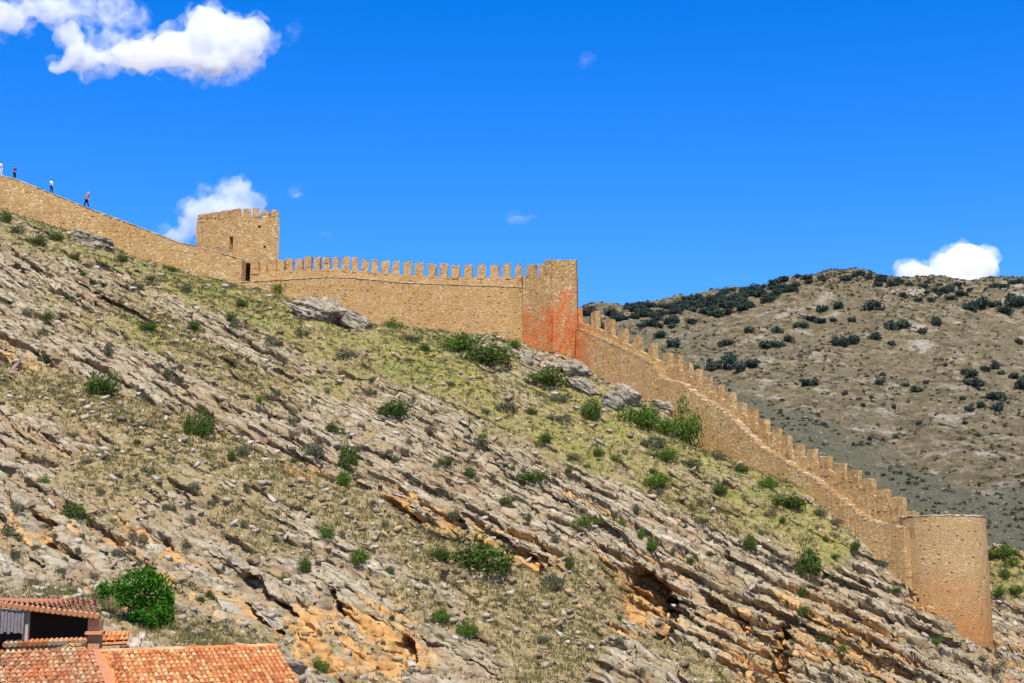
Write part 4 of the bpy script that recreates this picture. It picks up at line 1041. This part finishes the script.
Am[:Nm, Nm] = 1; Am[:Nm, Nm+1:] = mc[:, :2]; Am[Nm, :Nm] = 1; Am[Nm+1:, :Nm] = mc[:, :2].T
ms = np.linalg.solve(Am, np.concatenate([mc[:, 2], [0, 0, 0]]))
MXS = np.arange(-230, 640, 1.7); MYS = np.concatenate([np.arange(300, 960, 1.7), np.arange(960, 1400, 6)])
gx, gy = np.meshgrid(MXS, MYS); mx, my = gx.ravel(), gy.ravel()
mz = ms[Nm]+ms[Nm+1]*mx+ms[Nm+2]*my
for i in range(Nm): mz = mz + ms[i]*np.sqrt((mx-mc[i, 0])**2+(my-mc[i, 1])**2+MQ*MQ)
mpx, mpy = project(mx, my, mz)
n1 = fbm(mx/70, my/110, 4, 200); n2 = fbm(mx/16, my/22, 4, 210); n3 = fbm(mx/5, my/6, 3, 220)
gul = 1-np.abs(fbm(mx/55+.4*n1, my/160, 3, 230))*2.2
mz = mz + 4.5*n1 + 2.6*n2 + 1.1*n3 - 5*np.clip(gul-.5, 0, 1)
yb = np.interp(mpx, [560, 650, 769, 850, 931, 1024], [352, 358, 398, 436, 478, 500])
scrub = sstep(-14, 14, mpy-yb + 16*n2 + 10*n1)  # mask for the greyer, darker tone of the lower slope
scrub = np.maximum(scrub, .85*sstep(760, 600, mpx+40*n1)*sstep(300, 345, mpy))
brink = 1-sstep(20, 60, np.abs(mpy - np.interp(mpx, [586, 700, 850], [320, 312, 285])))
nyy, nxx = len(MYS), len(MXS)
me = mesh_np('mountain', np.stack([mx, my, mz], 1), (lambda i: np.stack([i, i+1, i+1+nxx, i+nxx], -1).reshape(-1, 4))(np.arange(nyy-1)[:, None]*nxx+np.arange(nxx-1)[None, :]))
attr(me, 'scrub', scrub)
def mat_mount():
    n = NT('dry mountain slope'); p = n.pos(); sc_ = n.attr('scrub')
    a = n.noise(p, .03, 5, .6); b = n.noise(p, .16, 6, .7); c_ = n.noise(p, 1.1, 6, .8)
    soil = n.ramp(b, [(.32, (.065, .052, .028)), (.45, (.155, .12, .062)), (.57, (.275, .21, .115)), (.70, (.46, .37, .24))])
    soil = n.mix(n.rng(a, .45, .62, 0, .6), soil, n.ramp(c_, [(.3, (.12, .09, .046)), (.6, (.27, .21, .12)), (.8, (.48, .41, .29))]))
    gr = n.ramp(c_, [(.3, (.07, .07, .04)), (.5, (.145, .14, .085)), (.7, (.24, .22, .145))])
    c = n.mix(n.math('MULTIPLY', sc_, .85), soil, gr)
    c = n.mix(n.rng(c_, .35, .6, .5, 0), c, (.075, .07, .04))
    oc = n.math('MULTIPLY', n.rng(n.noise(p, .055, 5, .7), .55, .64), n.math('SUBTRACT', 1., sc_)); c = n.mix(n.math('MULTIPLY', oc, .7), c, n.ramp(c_, [(.35, (.22, .17, .11)), (.55, (.52, .45, .34)), (.7, (.62, .55, .44))]))
    v = n.vor(p, .22); vc = n.n('ShaderNodeSeparateColor'); n.l(v.outputs['Color'], vc.inputs[0])
    dots = n.math('MULTIPLY', n.math('GREATER_THAN', vc.outputs[0], .72), n.rng(v.outputs['Distance'], .36, .20))
    c = n.mix(n.math('MULTIPLY', dots, .8), c, (.07, .075, .045))
    st = n.vor(p, .42); vs_ = n.n('ShaderNodeSeparateColor'); n.l(st.outputs['Color'], vs_.inputs[0])
    d2 = n.math('MULTIPLY', n.math('GREATER_THAN', vs_.outputs[1], .80), n.rng(st.outputs['Distance'], .3, .16))
    c = n.mix(n.math('MULTIPLY', d2, .6), c, (.55, .47, .38))
    return n.done(c, .95, n.bump(n.math('ADD', c_, n.math('MULTIPLY', dots, .7)), 1., 1.2), .05)
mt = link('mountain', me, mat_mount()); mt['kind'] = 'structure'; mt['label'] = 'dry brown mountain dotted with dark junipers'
mb = zbuffer(mx, my, mz)
mok = (mpx > 560) & (mpx < W+30) & (mpy > 262) & (mpy < 560) & (my < 950)
wg = mok*(.25+np.clip(.4+n1+.8*n2, 0, 1)**2)*(1+1.2*sstep(330, 280, mpy)); cc_ = np.cumsum(wg); ids = np.searchsorted(cc_, RNG.random(8500)*cc_[-1])
v, f = scrub_mesh(np.stack([mx[ids]+RNG.normal(0, .6, len(ids)), my[ids]+RNG.normal(0, .6, len(ids)), mz[ids]], 1), .35+1.1*RNG.random(len(ids))**2, 14, .42)
o = link('mountain_scrub', mesh_np('mountain_scrub', v, f), mat_leaf('mountain scrub', [(.035, .045, .025), (.07, .075, .04), (.12, .105, .06)])); tag(o, 'fine dark scrub speckling the far mountain', 'scrub', kind='stuff')
JUN = [clump_mesh('juniper', 700, 11, .13, 400+i, M_leaf_far, .75) for i in range(5)]
JG = 'dark junipers dotting the far mountain'
jn = 0
def juniper(px, py, w, hgt, label):
    global jn
    g = ground(px, min(py+hgt*.42, 560), mb, (mx, my, mz))
    if g is None: return
    # must not hide behind the near hill
    m_ = g.y/F; jn += 1
    o = bpy.data.objects.new('juniper_tree', JUN[jn % 5]); COL.objects.link(o); o.location = (g.x, g.y, g.z-.08*hgt*m_); o.scale = (w*m_*.60, w*m_*.5, hgt*m_*1.0); o.rotation_euler = (0, 0, random.uniform(0, 6.28))
    tag(o, label, 'tree', JG)
z1 = lambda x, y: (580+x/2.277, 230+y/2.277)
for x, y, w, hh, lab in [
 (665, 167, 52, 28, 'wide dark juniper high on the bare slope under the mountain top'), (590, 250, 40, 26, 'larger of two touching junipers on the middle of the bare slope'), (625, 245, 34, 26, 'smaller of two touching junipers on the middle of the bare slope'),
 (705, 215, 36, 26, 'rounder of a joined juniper pair below the white cloud'), (735, 214, 30, 22, 'flatter of a joined juniper pair below the white cloud'), (490, 187, 36, 20, 'single juniper at the edge of the dense crest belt'),
 (520, 345, 42, 20, 'lone flat juniper low on the grey brown slope above the stepped wall'), (892, 351, 62, 20, 'long flat juniper in the lower cluster near the picture edge'), (950, 377, 50, 22, 'wide juniper below the long flat one in the lower cluster'),
 (943, 402, 30, 24, 'juniper at the bottom of the lower cluster'), (915, 397, 22, 18, 'middle of the three junipers in a row under the lower cluster'), (887, 403, 22, 18, 'smallest of the three junipers in a row under the lower cluster'),
 (1000, 350, 34, 32, 'tall juniper cut by the picture edge beside the lower cluster'), (990, 158, 50, 32, 'big juniper under the crest at the picture edge'), (910, 166, 44, 26, 'juniper on the slope just under the white cloud'),
 (345, 295, 44, 40, 'biggest juniper of the group behind the stepped wall'), (368, 312, 30, 26, 'juniper in front of the biggest one behind the stepped wall'), (388, 302, 32, 22, 'flat juniper beside the biggest one behind the stepped wall'), (302, 306, 40, 32, 'round juniper next to the merlons behind the stepped wall'),
 (843, 523, 24, 14, 'lone small juniper low in the gully')]:
    a, b = z1(x, y); juniper(a, b, w/2.277, hh/2.277, lab)
for x, y, w, hh in [(780, 228, 25, 18), (815, 205, 22, 25), (676, 277, 26, 22), (675, 240, 32, 22), (440, 257, 50, 22), (475, 245, 30, 18), (212, 257, 32, 22), (330, 254, 32, 18), (445, 228, 30, 16), (385, 228, 25, 16), (525, 200, 36, 16), (555, 175, 30, 18), (583, 172, 25, 20),
                    (615, 143, 25, 18), (695, 147, 58, 22), (755, 133, 26, 16), (680, 347, 24, 15), (715, 403, 13, 15), (553, 438, 16, 11), (890, 328, 32, 18), (918, 315, 22, 15), (945, 305, 20, 22), (830, 545, 22, 20), (765, 360, 32, 14), (505, 215, 30, 16), (970, 180, 40, 20),
                    (945, 170, 36, 18), (890, 170, 30, 22), (710, 255, 20, 14), (800, 155, 20, 12), (770, 157, 22, 12), (735, 145, 24, 14), (845, 150, 26, 14), (240, 305, 24, 18), (262, 315, 20, 14), (575, 205, 20, 12), (620, 200, 20, 14), (545, 205, 24, 14), (415, 262, 24, 14), (180, 235, 30, 18),
                    (875, 318, 22, 14), (1000, 250, 24, 14), (985, 330, 22, 14), (960, 325, 20, 12), (870, 380, 16, 10), (770, 440, 14, 10), (715, 465, 12, 10), (640, 400, 12, 10), (605, 372, 14, 10), (660, 380, 12, 10), (735, 480, 12, 14), (985, 490, 18, 10), (905, 465, 14, 10), (800, 395, 12, 10),
                    (690, 325, 14, 10), (790, 345, 16, 10), (830, 310, 12, 10), (740, 355, 18, 10), (965, 520, 16, 10), (870, 440, 14, 10), (660, 470, 12, 10), (600, 430, 12, 8)]:
    a, b = z1(x, y); juniper(a, b, w/2.277, hh/2.277, 'scattered dark juniper on the open slope of the far mountain')
k_ = 0
while k_ < 150:                                                # the dense belt under the crest
    px = random.uniform(586, 800); cr = lerp([(586, 303), (640, 298), (700, 288), (760, 277), (800, 272), (850, 270)], px)
    dy = random.triangular(0, 34, 9)
    if dy > lerp([(586, 36), (700, 34), (760, 22), (800, 13)], px): continue
    s_ = random.uniform(8, 15); juniper(px, cr+2+dy, s_, s_*.6, 'dark juniper in the dense belt along the mountain crest'); k_ += 1
k_ = 0
while k_ < 46:                                                 # thin line on the bare crest
    px = random.uniform(795, 1023); cr = lerp([(795, 272), (850, 270), (890, 276), (940, 284), (985, 282), (1024, 276)], px)
    s_ = random.uniform(6, 12); juniper(px, cr+random.uniform(0, 10), s_, s_*.55, 'dark juniper sprinkled along the bare crest under the white cloud'); k_ += 1

# ------------------------------------------------------------------ plain ground to the horizon
bm = bmesh.new(); bmesh.ops.create_grid(bm, x_segments=8, y_segments=8, size=30000)
gr = bm_obj('valley_ground', bm, mat_plain('dry valley ground', (.26, .21, .13), .95, .3, .05)); gr.location.z = -16; gr['kind'] = 'structure'; gr['label'] = 'dry valley floor'

# ------------------------------------------------------------------ clouds: closed puffy bodies of thin white mist
def mat_cloud(name, dens, torn=0.):
    n = NT(name); v = n.n('ShaderNodeVolumePrincipled'); v.inputs['Color'].default_value = (1, 1, 1, 1); v.inputs['Density'].default_value = dens
    v.inputs['Anisotropy'].default_value = -.15
    if torn:
        n.l(n.math('MULTIPLY', n.rng(n.noise(n.pos(), torn, 5, .62, .6), .44, .66), dens*2.2), v.inputs['Density'])
    n.l(v.outputs[0], n.out.inputs['Volume']); return n.m
def cloud(lobes, label, dens, seed, Yc=2600, rough=1., sub=None):
    mpp = Yc/F; bm = bmesh.new()
    for (cx, cy, rx, ry) in lobes:
        c = at(cx, cy, Yc + random.uniform(-.3, .3)*rx*mpp)
        bmesh.ops.create_icosphere(bm, subdivisions=3, radius=1, matrix=Matrix.Translation(c) @ Matrix.Diagonal((rx*mpp, rx*mpp*.75, ry*mpp, 1)))
    me = bpy.data.meshes.new('c'); bm.to_mesh(me); bm.free(); o = bpy.data.objects.new('c', me); COL.objects.link(o)
    dg = bpy.context.evaluated_depsgraph_get()
    def puff(k, amp, seed):
        m = o.modifiers.new('r', 'REMESH'); m.mode = 'VOXEL'; m.voxel_size = max(1.1*mpp, .010*max(o.dimensions))
        m2 = bpy.data.meshes.new_from_object(o.evaluated_get(bpy.context.evaluated_depsgraph_get()), depsgraph=bpy.context.evaluated_depsgraph_get()); o.modifiers.clear()
        co = np.zeros(len(m2.vertices)*3, np.float32); m2.vertices.foreach_get('co', co); co = co.reshape(-1, 3).astype(float)
        no = np.zeros(co.size, np.float32); m2.vertices.foreach_get('normal', no); no = no.reshape(-1, 3)
        a = fbm3(co/mpp, 1/16., 3, seed); b = fbm3(co/mpp, 1/5.5, 3, seed+3)
        co2 = co + no*((k + a*13*amp + b*6.*amp)*rough*mpp)[:, None]
        m2.vertices.foreach_set('co', co2.astype(np.float32).ravel()); m2.update()
        o.data = m2
        m = o.modifiers.new('r', 'REMESH'); m.mode = 'VOXEL'; m.voxel_size = max(.9*mpp, .008*max(o.dimensions))
        m3 = bpy.data.meshes.new_from_object(o.evaluated_get(bpy.context.evaluated_depsgraph_get()), depsgraph=bpy.context.evaluated_depsgraph_get()); o.modifiers.clear()
        return m3
    base_ = o.data
    core = puff(-3.2, 1.15, seed); o.data = base_; veil = puff(4.5, 1.6, seed+40)
    bpy.data.objects.remove(o)
    o = link('cloud', core, mat_cloud('cloud mist', dens, .06 if dens < .0095 else 0.)); tag(o, label, 'cloud', 'white clouds in the sky')
    link('veil', veil, mat_cloud('thin cloud mist', dens*.30, .035), o); return o
cloud([(243, 44, 30, 30), (212, 36, 34, 34), (180, 50, 34, 24), (140, 56, 40, 17), (95, 58, 32, 14), (205, 62, 38, 16), (75, 40, 16, 18), (62, 66, 16, 6)], 'biggest bright white cloud high in the sky over the wall walkers', .030, 1)
cloud([(0, 18, 34, 20), (-40, 14, 40, 24), (45, 10, 28, 12)], 'white cloud cut by the top corner of the sky', .020, 2)
cloud([(95, 8, 46, 14), (120, 20, 24, 10), (60, 2, 40, 10)], 'thin lilac veil of cloud above the biggest cloud', .008, 3)
cloud([(208, 212, 26, 20), (236, 192, 17, 17), (200, 226, 24, 12), (228, 216, 30, 24), (180, 236, 16, 6), (252, 205, 12, 14)], 'soft white cloud rising behind the square watchtower', .017, 4, rough=.8)
cloud([(968, 266, 32, 24), (946, 268, 18, 18), (912, 272, 19, 11), (982, 262, 18, 18), (945, 284, 40, 10)], 'compact white cloud sitting on the far mountain crest', .045, 5, rough=.45)
cloud([(520, 219, 13, 5), (530, 217, 9, 4)], 'small faint wisp of cloud in the middle of the sky', .005, 6, rough=.35)
cloud([(583, 65, 8, 4), (588, 59, 7, 4)], 'tiny faint wisp high above the corner tower', .005, 7, rough=.35)
cloud([(296, 193, 6, 6)], 'tiny round puff beside the cloud behind the watchtower', .009, 8, rough=.3)
cloud([(325, 233, 9, 4)], 'faintest low puff above the crenellated wall', .004, 9, rough=.3)
cloud([(294, 32, 8, 16), (287, 44, 6, 6)], 'upright thin wisp next to the end of the biggest cloud', .0025, 10, rough=.4)
cloud([(228, 80, 18, 7)], 'small lilac shred under the biggest cloud', .004, 11, rough=.4)

# ------------------------------------------------------------------ daylight
SUN_AZ, SUN_EL = R(4), R(60)          # azimuth measured from behind the camera towards its right
sv = Vector((math.sin(SUN_AZ)*math.cos(SUN_EL), -math.cos(SUN_AZ)*math.cos(SUN_EL), math.sin(SUN_EL)))
sd = bpy.data.lights.new('sun', 'SUN'); sd.energy = 4.8; sd.angle = R(.5); sd.color = (1, .95, .84)
so = bpy.data.objects.new('sun', sd); COL.objects.link(so); so.rotation_euler = sv.to_track_quat('Z', 'Y').to_euler()
w = bpy.data.worlds.new('World'); S.world = w; w.use_nodes = True; t = w.node_tree; t.nodes.clear()
out = t.nodes.new('ShaderNodeOutputWorld'); bg = t.nodes.new('ShaderNodeBackground'); sky = t.nodes.new('ShaderNodeTexSky'); sky.sky_type = 'NISHITA'
sky.sun_disc = False; sky.sun_elevation = SUN_EL; sky.sun_rotation = math.pi - SUN_AZ; sky.air_density = 1.; sky.dust_density = 0.; sky.ozone_density = 3.; sky.altitude = 1500
hs = t.nodes.new('ShaderNodeHueSaturation'); hs.inputs['Saturation'].default_value = 1.75; hs.inputs['Value'].default_value = 1.
hs.inputs['Saturation'].default_value = 1.43
tn = t.nodes.new('ShaderNodeMix'); tn.data_type = 'RGBA'; tn.blend_type = 'MULTIPLY'; tn.inputs[0].default_value = 1; tn.inputs[7].default_value = (1.02, .925, 1.27, 1)
t.links.new(sky.outputs[0], hs.inputs['Color']); t.links.new(hs.outputs[0], tn.inputs[6]); t.links.new(tn.outputs[2], bg.inputs[0]); bg.inputs[1].default_value = .137; t.links.new(bg.outputs[0], out.inputs[0])
S.view_settings.view_transform = 'Standard'; S.view_settings.look = 'None'; S.view_settings.exposure = .5; S.view_settings.gamma = 1
S.cycles.max_bounces = 12; S.cycles.volume_bounces = 10; S.cycles.diffuse_bounces = 3; S.cycles.transparent_max_bounces = 16
S.cycles.use_denoising = True
